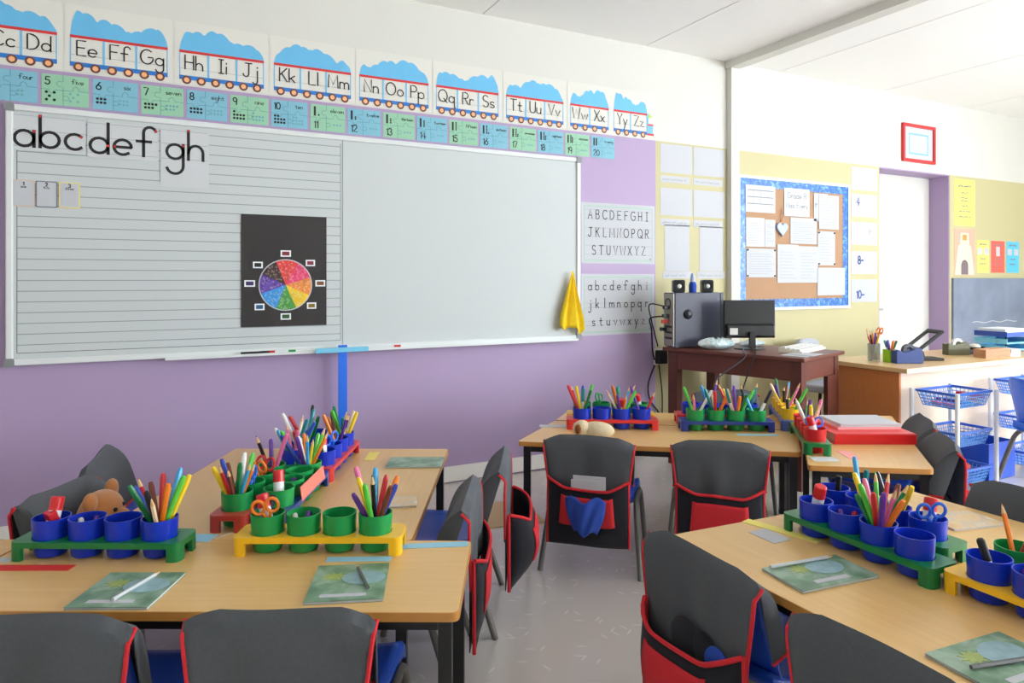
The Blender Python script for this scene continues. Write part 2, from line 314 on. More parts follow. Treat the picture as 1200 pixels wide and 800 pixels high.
# ------------------------------------------------------------------ the room
struct('floor', MB().box(XL, YF, -.1, XR, D + .3, 0), 'vinyl_floor')
DX0, DX1, DTOP = 5.876, 6.967, 2.337
wb = MB()
wb.box(XL, D, DTOP, XR, D + .3, CEIL + .05, 0)
wb.box(XL, D, 0, 3.285, D + .3, DTOP, 1)
wb.box(3.285, D, 0, DX0, D + .3, DTOP, 2)
wb.box(DX1, D, 0, XR, D + .3, DTOP, 2)
struct('wall_back', wb, ['white_paint', 'purple_paint', 'yellow_paint'])
rv = MB(); rv.box(DX0, D + .004, DTOP - .012, DX1, D + .24, DTOP); rv.box(DX1 - .012, D + .004, 0, DX1, D + .24, DTOP - .012); rv.box(DX0, D + .004, 0, DX0 + .012, D + .24, DTOP - .012)
struct('trim_1', rv, 'purple_paint', 'purple painted reveal of the door opening')
dr = struct('door_1', MB().box(DX0 + .012, D + .2, .005, DX1 - .012, D + .24, DTOP - .014), 'white_paint', 'plain white door set back in the purple opening')
obj('door_handle', MB().box(6.05, D + .15, 1.0, 6.16, D + .165, 1.02).box(6.06, D + .165, 1.0, 6.075, D + .2, 1.02), 'metal_silver', dr)
struct('wall_left', MB().box(XL - .3, YF, 0, XL, D + .3, CEIL + .05), 'white_paint')
def pierced(axis, a0, a1, openings, t0, t1):
    m = MB()
    def bx(p, q, z0, z1):
        if axis == 'y': m.box(t0, p, z0, t1, q, z1)
        else: m.box(p, t0, z0, q, t1, z1)
    bx(a0, a1, 0, SILL); bx(a0, a1, HEAD, CEIL + .05); last = a0
    for p, q in openings: bx(last, p, SILL, HEAD); last = q
    bx(last, a1, SILL, HEAD); return m
struct('wall_right', pierced('y', YF, D + .3, WIN, XR, XR + .3), 'white_paint')
struct('wall_front', pierced('x', XL - .3, XR + .3, WIN_FILL, YF - .3, YF), 'white_paint')
gm = bpy.data.materials.new('window_glass'); gm.use_nodes = True; MATS['window_glass'] = gm
nt = gm.node_tree; nt.nodes.clear(); out = nt.nodes.new('ShaderNodeOutputMaterial'); tr = nt.nodes.new('ShaderNodeBsdfTransparent'); gl = nt.nodes.new('ShaderNodeBsdfGlossy'); gl.inputs['Roughness'].default_value = .02
fr = nt.nodes.new('ShaderNodeMixShader'); fr.inputs[0].default_value = .06; nt.links.new(tr.outputs[0], fr.inputs[1]); nt.links.new(gl.outputs[0], fr.inputs[2]); nt.links.new(fr.outputs[0], out.inputs[0])
wn = 0
def window(axis, p, q, t):
    global wn; wn += 1
    def part(a0, a1, z0, z1, d=.03):
        return MB().box(t - d, a0, z0, t + d, a1, z1) if axis == 'y' else MB().box(a0, t - d, z0, a1, t + d, z1)
    f = MB()
    for a0, a1, z0, z1 in ((p, q, SILL, SILL + .05), (p, q, HEAD - .05, HEAD), (p, p + .05, SILL + .05, HEAD - .05), (q - .05, q, SILL + .05, HEAD - .05), ((p + q) / 2 - .02, (p + q) / 2 + .02, SILL + .05, HEAD - .05)):
        b = part(a0, a1, z0, z1); f.add(b.v, b.f)
    w = struct('window_%d' % wn, f, 'frame_white', 'unseen white framed daylight window')
    for a0, a1 in ((p + .05, (p + q) / 2 - .02), ((p + q) / 2 + .02, q - .05)): obj('pane', part(a0, a1, SILL + .05, HEAD - .05, .003), 'window_glass', w)
for p, q in WIN: window('y', p, q, XR + .22)
for p, q in WIN_FILL: window('x', p, q, YF - .22)  # added window, lets in fill light on faces turned to the camera
struct('baseboard_back', MB().prism_x([(D - .016, .012), (D, .012), (D, .105), (D - .011, .105)], XL, 4.0).prism_x([(D - .016, .012), (D, .012), (D, .105), (D - .011, .105)], 4.1, DX0), 'skirting')
struct('baseboard_right', MB().box(XR - .016, YF, .005, XR, D, .105), 'skirting')
struct('trim_2', MB().box(4.0, D - .05, 0, 4.085, D, CEIL - .06), 'white_paint', 'white vertical strip covering the wall joint')
struct('trim_3', MB().box(3.985, YF, CEIL - .06, 4.085, D, CEIL), 'white_paint', 'white ceiling strip across the room')
ce = struct('ceiling', MB().box(XL - .3, YF - .3, CEIL + .012, XR + .3, D + .3, CEIL + .12), 'joint_grey')
js = [XL, -2.14, -.8, .53, 1.86, 3.19, 4.03, 4.58, 5.9, 7.23, XR]
for a, b in zip(js, js[1:]): obj('ceiling_panel', MB().box(a + .005, YF, CEIL, b - .005, D, CEIL + .012), 'ceiling_paint', ce)

# ------------------------------------------------------------------ things on the back wall (local x right, z up, room towards -y)
def sheet(name, label, cat, x0, z0, x1, z1, m='paper', group=None, y=D, th=.002, tilt=0, r=0):
    w, h = x1 - x0, z1 - z0
    mb = MB().prism_y(rrect(-w / 2, 0, w / 2, h, r), -th, -.0004) if r else MB().box(-w / 2, -th, 0, w / 2, -.0004, h)
    o = obj(name, mb, m); o.location = ((x0 + x1) / 2, y, z0); o.rotation_euler = (0, R(tilt), 0)
    return tag(o, label, cat, group), w, h
def scribble(mb, x0, x1, z, u, w, y, mi, seed):
    rnd = random.Random(seed); x = x0
    while x < x1 - u:
        l = min(u * rnd.uniform(2, 5), x1 - x); n = max(3, int(l / u * 2)); mb.stroke([(x + l * k / n, z + u * (rnd.uniform(.2, 1) if k % 2 else rnd.uniform(-.2, .3))) for k in range(n + 1)], w, y, mi); x += l + u * 1.0
Y1 = -.0022

# alphabet train
cloud = {'Cc Dd': 1, 'Ee Ff Gg': 2, 'Hh Ii Jj': 3, 'Kk Ll Mm': 4, 'Nn Oo Pp': 5, 'Qq Rr Ss': 6, 'Tt Uu Vv': 7, 'Ww Xx': 8, 'Yy Zz': 9}
TR = [('Bb Cc Dd', -.91, -.468), ('Ee Ff Gg', -.414, .024), ('Hh Ii Jj', .079, .507), ('Kk Ll Mm', .561, .998), ('Nn Oo Pp', 1.049, 1.487), ('Qq Rr Ss', 1.538, 1.976), ('Tt Uu Vv', 2.033, 2.477), ('Ww Xx', 2.533, 2.858), ('Yy Zz', 2.902, 3.203)]
for k, (t, x0, x1) in enumerate(TR):
    end = t == 'Yy Zz'
    o, w, h = sheet('train_card', 'train alphabet card with ' + ('an engine and ' if end else '') + 'wagons lettered ' + t, 'poster', x0 - .022, 2.345, x1 + (.085 if end else .022), 2.68, 'card_white', group='alphabet train cards')
    ox = (x0 + x1) / 2 - o.location.x; a, b = ox - (x1 - x0) / 2, ox + (x1 - x0) / 2
    rnd = random.Random(20 + k); L = b - a; top = []
    n = 60; ph = [rnd.uniform(0, 6) for _ in range(3)]
    bumps = sorted(rnd.uniform(.05, .95) for _ in range(3))
    for i in range(n + 1):
        s = i / n; env = min(1, s / .06, (1 - s) / .12) ** .5 if 0 < s < 1 else 0
        base = .062 + .026 * sin(6.0 * s + ph[0]) + .030 * abs(sin(8.5 * s + ph[1])) ** .6 + .014 * abs(sin(21 * s + ph[2])) ** .7
        top.append((a + L * s + .004 * sin(9 * s), .178 + base * env))
    obj('smoke_print', MB().prism_y([(b - .004, .176), *reversed(top), (a + .004, .176)], Y1 - .0006, Y1), 'sky_blue', o)
    p = MB(); p.box(a, Y1 - .0014, .169, b, Y1, .183, 1)
    words = t.split(); nw = len(words)
    for i, wd in enumerate(words):
        c0, c1 = a + L * i / nw, a + L * (i + 1) / nw
        p.box(c0, Y1 - .0013, .036, c0 + .005, Y1, .171, 2); p.box(c1 - .005, Y1 - .0013, .036, c1, Y1, .171, 2)
        p.box(c0, Y1 - .0016, .026, c1, Y1, .048, 3)
        p.box(c0 + .006, Y1 - .0008, .084, c1 - .006, Y1, .0855, 6)
        write(p, wd, (c0 + c1) / 2, .082, .0375, .0065, Y1 - .0016, 0, .3, True)
        for q in (.25, .75):
            cx = c0 + (c1 - c0) * q
            p.disc(cx, .024, .0225, Y1 - .0016, 4, 16); p.disc(cx, .024, .013, Y1 - .0026, 5, 16)
    if end:
        p.box(b + .002, Y1 - .0012, .04, b + .012, Y1, .185, 2); p.box(b + .012, Y1 - .0012, .03, b + .055, Y1, .1, 2); p.box(b + .008, Y1 - .0018, .096, b + .058, Y1, .108, 1); p.box(b + .002, Y1 - .0018, .024, b + .062, Y1, .038, 1)
        p.prism_y([(b + .012, .15), (b + .05, .165), (b + .012, .185)], Y1 - .0012, Y1, 7)
        p.stroke([(b + .06, .022), (b + .072, .014), (b + .08, .02)], .003, Y1, 6)
    obj('train_print', p, ['ink', 'train_red', 'car_blue', 'train_blue', 'wheel_brown', 'wheel_tan', 'line_grey', 'lime'], o)

# number cards 4 - 20
words = 'four five six seven eight nine ten eleven twelve thirteen fourteen fifteen sixteen seventeen eighteen nineteen twenty'.split()
for k, wd in enumerate(words):
    num = k + 4; x0 = -.748 + .2165 * k - .0005 * k
    green = num % 2 == 1
    o, w, h = sheet('number_card', ('green' if green else 'blue') + ' jigsaw number card for ' + wd, 'card', x0, 2.166, x0 + .2, 2.318, 'card_green' if green else 'card_blue', 'number cards above the whiteboard', tilt=random.uniform(-.5, .5))
    p = MB(); l = .0018
    p.stroke([(-.01, h), (-.01, h * .78), *circ(-.024, h * .7, .013, 8, 70, 290), (-.01, h * .6), (-.01, 0)], l, Y1, 1)
    p.stroke([(-w / 2, h * .5), (-.07, h * .5), *circ(-.058, h * .46, .012, 8, 160, 380), (-.01, h * .5), (.03, h * .5), *circ(.043, h * .56, .013, 8, 210, -30), (w / 2, h * .5)], l, Y1, 1)
    p.stroke([(-.01, h * .3), *circ(.002, h * .25, .012, 8, 130, -130), (-.01, h * .18)], l, Y1, 1)
    s = str(num)
    if num <= 10:
        write(p, s, -.085, h * .66, .0185, .006, Y1, 0, .3)
        rows = {4: (2, 2), 5: (2, 1, 2), 6: (3, 3), 7: (4, 3), 8: (4, 4), 9: (1, 4, 4), 10: (2, 4, 4)}[num]
        for r_, c_ in enumerate(rows):
            for j in range(c_):
                xx = -.08 + .0165 * j + (.012 if num == 5 and r_ == 1 else 0) + (.016 if num == 5 and r_ != 1 and j else 0); zz = h * .35 - .0185 * r_ + (.009 if len(rows) == 3 else 0)
                p.disc(xx, zz, .0068, Y1, 0, 10); p.disc(xx + .1, zz, .006, Y1, 2, 8)
    else:
        for j in range(2 if num == 20 else 1): p.box(-.082 + .02 * j, Y1 - .0006, h * .56, -.07 + .02 * j, Y1, h * .92, 0)
        nn = 0 if num == 20 else num - 10
        for j in range(nn): p.box(-.058 + .0125 * (j // 5), Y1 - .0006, h * .57 + .0112 * (j % 5), -.049 + .0125 * (j // 5), Y1, h * .57 + .0112 * (j % 5) + .0092, 0)
        write(p, s, -.08, h * .1, .02, .0062, Y1, 0, .3)
        for j in range(3): p.disc(.035 + .018 * j, h * .27, .006, Y1, 2, 8)
    u = min(.0125, .075 / max(1, text_w(wd, 1, .3))); write(p, wd, .052, h * .74, u, .0028, Y1, 0, .3, True)
    obj('number_print', p, ['ink', 'puzzle_line', 'pale_dot'], o)

# whiteboard
BX0, BX1, BZ0, BZ1, BS = -.672, 2.596, .882, 2.145, .942
wbd = thing('whiteboard', 'long framed whiteboard, left half ruled with lines, on the purple wall', 'whiteboard', ((BX0 + BX1) / 2, D, BZ0))
hw, hh = (BX1 - BX0) / 2, BZ1 - BZ0; bs = BS - (BX0 + BX1) / 2; YB = -.03
lp = obj('ruled_panel', MB().box(-hw + .03, YB, .03, bs - .0015, -.002, hh - .03), 'board_white', wbd)
obj('plain_panel', MB().box(bs + .0015, YB, .03, hw - .03, -.002, hh - .03), 'board_white', wbd)
ln = MB(); z = .096
while z < hh - .06: ln.box(-hw + .045, YB - .0005, z, bs - .012, YB, z + .0045); z += .0522
obj('ruled_lines', ln, 'line_grey', lp)
bo = MB(); bo.box(-hw + .043, YB - .0005, .06, -hw + .046, YB, hh - .05); bo.box(bs - .013, YB - .0005, .06, bs - .010, YB, hh - .05)
bo.box(-hw + .045, YB - .0005, .058, bs - .012, YB, .061); obj('margin_lines', bo, 'line_dark', lp)
for a, b, c, d in ((-hw + .03, 0, hw - .03, .03), (-hw + .03, hh - .03, hw - .03, hh)): obj('frame_rail', MB().box(a, YB - .012, b, c, 0, d), 'frame_white', wbd, bevel=.006)
for a, c in ((-hw, -hw + .03), (hw - .03, hw)): obj('frame_stile', MB().box(a, YB - .012, .03, c, 0, hh - .03), 'frame_white', wbd, bevel=.006)
for sx in (-1, 1):
    for zz in (0, hh - .03):
        x0 = -hw if sx < 0 else hw - .03
        obj('corner_cap', MB().prism_y(rrect(x0 - .006, zz - .006, x0 + .036, zz + .036, .012), YB - .016, 0), 'corner_grey', wbd)
obj('pen_tray', MB().box(-.95, YB - .055, -.004, hw - .05, YB - .013, .003).box(-.95, YB - .058, -.004, hw - .05, YB - .055, .010), 'frame_white', wbd)
ZT = BZ0 + .0035; YT = D + YB - .033
BY = D + YB - .0022         # front face of the board
def board_sheet(*a, **k): return sheet(*a, y=BY, **k)
# big letters
for t, x0, z0, x1, z1, base, sh in (('abc', -.655, 1.925, -.345, 2.098, 1.946, 0), ('def', -.337, 1.915, -.02, 2.098, 1.938, 0), ('gh', -.010, 1.788, .222, 2.09, 1.936, 0)):
    o, w, h = board_sheet('letter_card', 'white card with large handwritten letters ' + ' '.join(t) + ' on the ruled board', 'card', x0, z0, x1, z1, 'paper_blue_white', group='large letter cards')
    p = MB(); u = .0785; bz = base - z0; ws = text_w(t, u, .32); x = -ws / 2
    for zz in (bz, bz + u, bz + 2 * u - .008): p.box(-w / 2 + .004, Y1 - .0003, zz - .001, w / 2 - .004, Y1, zz + .001, 1)
    for c in t:
        for st in G[c]: p.stroke([(x + px * u, bz + pz * u * (.97 if pz > 0 else 1)) for px, pz in st], .0145, Y1 - .0004, 0)
        top = {'a': (1, .95), 'b': (0, 1.93), 'c': (.86, .82), 'd': (1, .5), 'e': (.05, .5), 'f': (1.1, 1.7), 'g': (1, .9), 'h': (0, 1.95)}[c]
        p.disc(x + top[0] * u, bz + top[1] * u, .007, Y1 - .0012, 2, 10); x += (adv(c) + .32) * u
    obj('letter_print', p, ['ink', 'line_grey', 'red_dot'], o)
for n, (x0, m, cn) in enumerate(((-.645, 'tan_card', 'brown'), (-.552, 'slate_card', 'grey'), (-.457, 'yellow_card', 'yellow'))):
    o, w, h = board_sheet('dot_card', 'small %s-edged card numbered %s on the ruled board' % (cn, 'one two three'.split()[n]), 'card', x0, 1.652, x0 + .089, 1.781, m, group='small number cards', r=.006)
    p = MB(); p.prism_y(rrect(-w / 2 + .005, .005, w / 2 - .005, h - .005, .005), Y1 - .0005, Y1, 0); write(p, '123'[n], 0, h * .8, .0085, .004, Y1 - .0005, 1, center=True); write(p, ('one', 'two', 'three')[n], 0, h * .71, .006, .002, Y1 - .0005, 1, center=True)
    obj('number_print', p, ['paper', 'ink'], o)
# colour wheel poster
o, w, h = board_sheet('colour_wheel_poster', 'black poster with a paper mosaic colour wheel on the ruled board', 'poster', .385, 1.035, .848, 1.66, 'black_card', th=.004)
cx, cz, rr = .004, .232, .14
seg = [('poster_red', 20, 62, (226, 70, 66)), ('w2', 62, 112, (216, 72, 72)), ('w3', -18, 20, (232, 140, 60)), ('w1', 20, 62, (228, 70, 110)), ('w4', -62, -18, (240, 200, 40)), ('w5', -112, -62, (70, 150, 60)), ('w6', -162, -112, (60, 150, 220)), ('w7', 160, 198, (96, 66, 160)), ('w8', 112, 160, (62, 40, 34))]
rim = MB().disc(cx, cz, rr + .006, -.0042, 0, 40); wheel = obj('wheel_disc', rim, 'paper', o)
rnd = random.Random(4); mos = MB(); names = []
cols = [(62, 112, (222, 66, 62)), (18, 62, (226, 66, 112)), (-24, 18, (234, 140, 62)), (-66, -24, (240, 200, 40)), (-112, -66, (76, 152, 66)), (-160, -112, (60, 150, 222)), (-205, -160, (100, 68, 166)), (112, 155, (66, 44, 38))]
for i, (a0, a1, c) in enumerate(cols):
    M('mosaic%d' % i, c, .6); M('mosaicl%d' % i, tuple(min(255, int(v + (255 - v) * .35)) for v in c), .6); names += ['mosaic%d' % i, 'mosaicl%d' % i]
    mos.prism_y([(cx, cz)] + circ(cx, cz, rr, 10, a0, a1), -.0056, -.0048, 2 * i)
    for q in range(46):
        a = R(rnd.uniform(a0 + 3, a1 - 3)); r_ = rr * math.sqrt(rnd.uniform(.02, .93)); s = .006; px, pz = cx + r_ * cos(a), cz + r_ * sin(a); t = rnd.uniform(0, 3)
        mos.prism_y([(px + s * cos(t + k * pi / 2), pz + s * sin(t + k * pi / 2)) for k in range(4)], -.0068 - .0006 * (q % 2), -.0056, 2 * i + (q % 3 > 0))
obj('paper_mosaic', mos, names, wheel)
for i, a in enumerate((90, 45, 3, -42, -90, -137, 177, 141)):
    px, pz = cx + .192 * cos(R(a)), cz + .178 * sin(R(a)); lw = .028 if i % 2 == 0 else .026
    t = obj('colour_label', MB().box(px - lw, -.0052, pz - .018, px + lw, -.0042, pz + .018), 'border_white', o)
    nm = 'label%d' % i; M(nm, tuple(int(v * .55) for v in cols[(0, 1, 2, 3, 4, 5, 6, 7)[i]][2]), .6)
    obj('label_print', MB().box(px - lw + .008, -.0058, pz - .011, px + lw - .008, -.0052, pz + .011), nm, t)
# markers on the tray
def marker(name, label, x, L, body, cap, side=1):
    t = thing(name, label, 'marker', (x, YT, ZT + .0085), 0, 'markers on the board tray')
    obj('barrel', MB().tube([(-L / 2, 0, 0), (L / 2 * .35, 0, 0)] if side > 0 else [(-L / 2 * .35, 0, 0), (L / 2, 0, 0)], .0075, 10), body, t, smooth=True)
    obj('cap', MB().tube([(L * .175, 0, 0), (L / 2, 0, 0)] if side > 0 else [(-L / 2, 0, 0), (-L * .175, 0, 0)], .0085, 10), cap, t, smooth=True)
marker('marker_pen', 'black marker lying on the whiteboard tray', .455, .15, 'ink', 'ink'); marker('marker_pen', 'white marker with red cap on the whiteboard tray', .58, .13, 'frame_white', 'train_red', -1)
marker('marker_pen', 'white marker with green cap on the whiteboard tray', .69, .12, 'frame_white', 'plastic_green', -1); marker('marker_pen', 'white marker with dark blue cap on the whiteboard tray', 1.10, .12, 'frame_white', 'tape_navy', -1)
marker('marker_pen', 'white marker with red cap lying beyond the blue ruler', 1.22, .13, 'frame_white', 'red_dot', 1)
rl = thing('t_square', 'blue plastic ruler hanging from the tray below the whiteboard', 'ruler', (.927, D - .1, .42))
obj('blade', MB().box(-.026, -.004, 0, .026, .004, .5), 'shell_bright', rl, bevel=.002); obj('head', MB().box(-.155, -.009, .458, .15, -.004, .486), 'tray_sky', rl, bevel=.002)
# yellow cloth
def cl(u, v):
    zz = 1.354 - (.43 * (.86 + .16 * u if u < .75 else 1.0 - .35 * (u - .75)) + .02 * sin(9 * u)) * v; wd = .012 + .15 * min(1, v * 1.25)
    return (2.515 - .03 * v + (u - .5) * wd + .035 * v * v * (u > .5), D - .064 - .016 * sin(u * 13) * min(1, v * 2) - .012 * v, zz)
tag(obj('dust_cloth', MB().grid(cl, 20, 16), 'cloth_yellow', smooth=True, solid=.003), 'yellow duster cloth hanging at the end of the whiteboard', 'cloth')
# alphabet sheets
for nm, x0, z0, x1, z1, rows, lab in (('alphabet_sheet', 2.625, 1.412, 3.275, 1.845, ('ABCDEFGHI', 'JKLMNOPQR', 'STUVWXYZ'), 'capital'), ('alphabet_sheet', 2.625, .9, 3.27, 1.338, ('abcdefghi', 'jklmnopqr', 'stuvwxyz'), 'lower case')):
    o, w, h = sheet(nm, 'white alphabet sheet in three rows of %s letters' % lab, 'poster', x0, z0, x1, z1)
    p = MB(); p.ring_y([(-w / 2 + .022, .022), (w / 2 - .022, .022), (w / 2 - .022, h - .022), (-w / 2 + .022, h - .022)], [(-w / 2 + .027, .027), (w / 2 - .027, .027), (w / 2 - .027, h - .027), (-w / 2 + .027, h - .027)], Y1 - .0005, Y1, 2)
    for i, rw in enumerate(rows):
        zb = h - .115 - i * .127; u = .032 if lab == 'capital' else .034
        for zz in (zb, zb + u * (1 if lab != 'capital' else 2)): p.box(-w / 2 + .03, Y1 - .0003, zz - .0008, w / 2 - .03, Y1, zz + .0008, 1)
        n = len(rw); step = .565 / 9; xs = -step * (n - 1) / 2
        for j, c in enumerate(rw): write(p, c, xs + step * j, zb, u, .0062, Y1 - .0004, 0, center=True, dx=.85)
    p.box(w / 2 - .05, Y1 - .0005, .03, w / 2 - .034, Y1, .042, 1)
    obj('letter_print', p, ['ink', 'line_grey', 'card_green'], o)
# papers in the yellow bay
rowz = ((2.105, 2.322), (1.782, 1.99), (1.362, 1.712))
for c in range(2):
    cn = 'beside the purple wall' if c == 0 else 'beside the white strip'
    for r_, (z0, z1) in enumerate(rowz):
        x0, x1 = ((3.33, 3.637), (3.652, 3.972))[c] if r_ < 2 else ((3.372, 3.612), (3.712, 3.955))[c]
        sheet('paper_sheet', '%s white sheet %s in the yellow bay' % (('top', 'middle', 'lowest long')[r_], cn), 'paper', x0, z0, x1, z1, group='papers in the yellow bay', tilt=.4 * (c - .5))
        lz = (2.03, 1.705, 1.335)[r_]
        o, w, h = sheet('caption_strip', 'handwritten caption strip under the %s sheet %s' % (('top', 'middle', 'lowest long')[r_], cn), 'caption', x0 - .02 * (r_ == 2), lz - (.03 if r_ == 2 else 0), x1 - .02 + .04 * (r_ == 2), lz + (.024 if r_ == 2 else .052), group='captions in the yellow bay')
        p = MB(); scribble(p, -w / 2 + .02, w / 2 - .04, .018, .015, .003, Y1, 0, r_ * 2 + c); obj('writing', p, 'ink_grey', o)

# notice board
NX0, NX1, NZ0, NZ1 = 4.1, 5.452, 1.045, 2.14
nb = thing('notice_board', 'cork notice board with wavy blue border on the yellow wall', 'notice board', ((NX0 + NX1) / 2, D, NZ0)); w, h = NX1 - NX0, NZ1 - NZ0
obj('cork_panel', MB().box(-w / 2 + .02, -.012, .02, w / 2 - .02, -.001, h - .02), 'cork', nb)
obj('board_frame', MB().ring_y([(-w / 2, 0), (w / 2, 0), (w / 2, h), (-w / 2, h)], [(-w / 2 + .022, .022), (w / 2 - .022, .022), (w / 2 - .022, h - .022), (-w / 2 + .022, h - .022)], -.02, 0), 'border_white', nb)
def strip(horizontal, at, a0, a1, sgn):
    n = int((a1 - a0) / .04); e = [(a0 + (a1 - a0) * k / (n * 4), at + sgn * (.062 + .010 * abs(sin(k * pi / 4)))) for k in range(n * 4 + 1)]
    pts = [(a0, at)] + [(a1, at)] + e[::-1]
    if not horizontal: pts = [(q, p) for p, q in pts]
    ar = sum(pts[i][0] * pts[(i + 1) % len(pts)][1] - pts[(i + 1) % len(pts)][0] * pts[i][1] for i in range(len(pts)))
    return MB().prism_y(pts if ar > 0 else pts[::-1], -.0135 - .001 * horizontal, -.0122)
for hz, at, a0, a1, sg in ((1, h - .022, -w / 2 + .022, w / 2 - .022, -1), (1, .022, -w / 2 + .022, w / 2 - .022, 1), (0, -w / 2 + .022, .022, h - .022, 1), (0, w / 2 - .022, .022, h - .022, -1)):
    obj('border_strip', strip(hz, at, a0, a1, sg), 'notice_border', nb)
NY = D - .0125; NC = (NX0 + NX1) / 2
notes = [(4.185, 1.845, 4.52, 2.065, 'timetable sheet with three ruled lines', 'tab'), (4.625, 1.83, 4.93, 2.065, 'class title sheet at the top centre', 'title'), (4.985, 1.80, 5.16, 2.04, 'narrow note tucked behind the list', 'r'), (5.045, 1.735, 5.30, 2.03, 'long typed list in the top corner', 'txt'),
         (4.19, 1.565, 4.395, 1.80, 'green-edged list under the timetable', 'txt'), (4.40, 1.565, 4.52, 1.79, 'narrow list beside the green-edged one', 'txt'), (4.70, 1.60, 5.02, 1.82, 'landscape note beside the heart', 'txt'), (5.035, 1.42, 5.255, 1.715, 'typed notice pinned with four pins', 'txt'),
         (4.195, 1.315, 4.525, 1.55, 'landscape chart pinned at its corners', 'txt'), (4.545, 1.27, 4.795, 1.59, 'typed page in the middle of the cork', 'txt'), (4.795, 1.27, 5.035, 1.58, 'second typed page in the middle of the cork', 'txt'), (5.03, 1.16, 5.385, 1.40, 'blank white sheet in the lower corner', 'b')]
for i, (x0, z0, x1, z1, lb, kd) in enumerate(notes):
    o, w, h = sheet('notice', lb, 'paper', x0, z0, x1, z1, 'paper_blue_white' if i in (0, 1, 4) else 'paper', 'notices on the cork board', y=NY - .003 - .0025 * (kd == 'txt' and i == 3))
    p = MB()
    if kd == 'tab':
        for q in (.3, .55, .8): p.box(-w / 2 + .02, Y1 - .0005, h * q, w / 2 - .02, Y1, h * q + .006, 0)
        for q in (-.25, 0, .25): p.box(w * q, Y1 - .0005, h * .3, w * q + .003, Y1, h * .85, 1)
    elif kd == 'title': write(p, 'Grade R', 0, h * .64, .025, .0045, Y1, 0, center=True); write(p, 'Miss Every', 0, h * .3, .022, .0045, Y1, 0, center=True)
    elif kd == 'r': write(p, 'r', -w / 2 + .02, h * .5, .03, .006, Y1, 0)
    elif kd == 'txt':
        for q in range(9): p.box(-w / 2 + .025, Y1 - .0005, h * (.12 + .085 * q), w / 2 - .025 - .03 * ((q * 7 + i) % 3), Y1, h * (.12 + .085 * q) + .003, 1)
    if kd != 'b': obj('writing', p, ['ink_grey', 'ink_soft'], o)
    if i in (7, 8):
        for sx in (-1, 1):
            for zz in (.012, h - .012): obj('pin', MB().disc(sx * (w / 2 - .012), zz, .008, Y1, 0, 8, .006), 'ink', o)
ht = thing('heart_ornament', 'lilac hanging heart ornament on the cork board', 'ornament', (4.587, NY - .012, 1.62))
pts = [(.062 * (16 * sin(t) ** 3) / 16, .1 + .062 * (13 * cos(t) - 5 * cos(2 * t) - 2 * cos(3 * t) - cos(4 * t)) / 16) for t in [2 * pi * k / 32 for k in range(32)]][::-1]
obj('heart', MB().prism_y(pts, -.012, .008), 'lilac', ht, bevel=.004); obj('cord', MB().tube([(0, 0, .15), (-.012, 0, .2), (0, 0, .27), (.012, 0, .2), (0, 0, .15)], .003, 6), 'copper_paper', ht)
for i, (t, tx) in enumerate((('', 0), ('4', -.11), ('6-', .06), ('8-', -.09), ('10-', -.09))):
    z1 = (2.31, 2.068, 1.815, 1.552, 1.298)[i]
    o, w, h = sheet('count_sheet', 'white counting sheet ' + ('left blank' if not t else 'marked ' + {'4': 'four', '6-': 'six', '8-': 'eight', '10-': 'ten'}[t]) + ' beside the doorway', 'paper', 5.495, z1 - .205, 5.845, z1, group='counting sheets by the doorway')
    if t:
        p = MB(); write(p, t, tx if i != 4 else -.11, h * (.52 if i < 3 else .45) if i < 4 else .035, .034 if i != 2 else .02, .014 if i != 2 else .004, Y1, 0 if i != 2 else 1)
        obj('number_print', p, ['ink_blue', 'ink_grey'], o)
fr_ = thing('picture_frame', 'red framed certificate above the doorway', 'picture frame', (6.45, D, 2.415)); w, h = .5, .36
obj('frame', MB().ring_y([(-w / 2, 0), (w / 2, 0), (w / 2, h), (-w / 2, h)], [(-w / 2 + .028, .028), (w / 2 - .028, .028), (w / 2 - .028, h - .028), (-w / 2 + .028, h - .028)], -.025, -.001), 'frame_red', fr_)
ct = obj('certificate', MB().box(-w / 2 + .028, -.010, .028, w / 2 - .028, -.002, h - .028), 'paper', fr_)
obj('certificate_print', MB().ring_y([(-.15, .075), (.15, .075), (.15, .275), (-.15, .275)], [(-.135, .09), (.135, .09), (.135, .26), (-.135, .26)], -.0108, -.0102), 'card_blue', ct)
# posters past the doorway
o, w, h = sheet('rhyme_poster', 'tall yellow poster with centred lines of text past the doorway', 'poster', 7.04, 1.84, 7.39, 2.305, 'poster_yellow')
p = MB()
for i, (a, b) in enumerate(((.84, .11), (.7, .05), (.59, .07), (.53, .06), (.42, .05), (.3, .09), (.18, .1))): scribble(p, -b, b, h * a, .016 if i else .024, .010 if i else .014, Y1, 0, 40 + i)
obj('writing', p, 'ink_grey', o)
o, w, h = sheet('castle_picture', 'cream castle tower picture with a dark arched door', 'poster', 7.04, 1.335, 7.39, 1.805, 'castle_pink')
p = MB(); p.prism_y([(-w / 2 + .01, .01), (w / 2 - .01, .01), (w * .32, h * .62), (w * .22, h * .68), (w * .2, h * .92), (-w * .2, h * .92), (-w * .22, h * .68), (-w * .32, h * .62)], Y1 - .0005, Y1, 0)
p.prism_y([(-.06, .012), (.06, .012)] + [(x + 0, z) for x, z in circ(0, .1, .06, 10, 0, 180)], Y1 - .0012, Y1 - .0005, 1); p.box(-.035, Y1 - .0012, h * .76, .035, Y1 - .0005, h * .88, 2)
obj('tower_print', p, ['castle_cream', 'castle_door', 'flag_orange'], o)
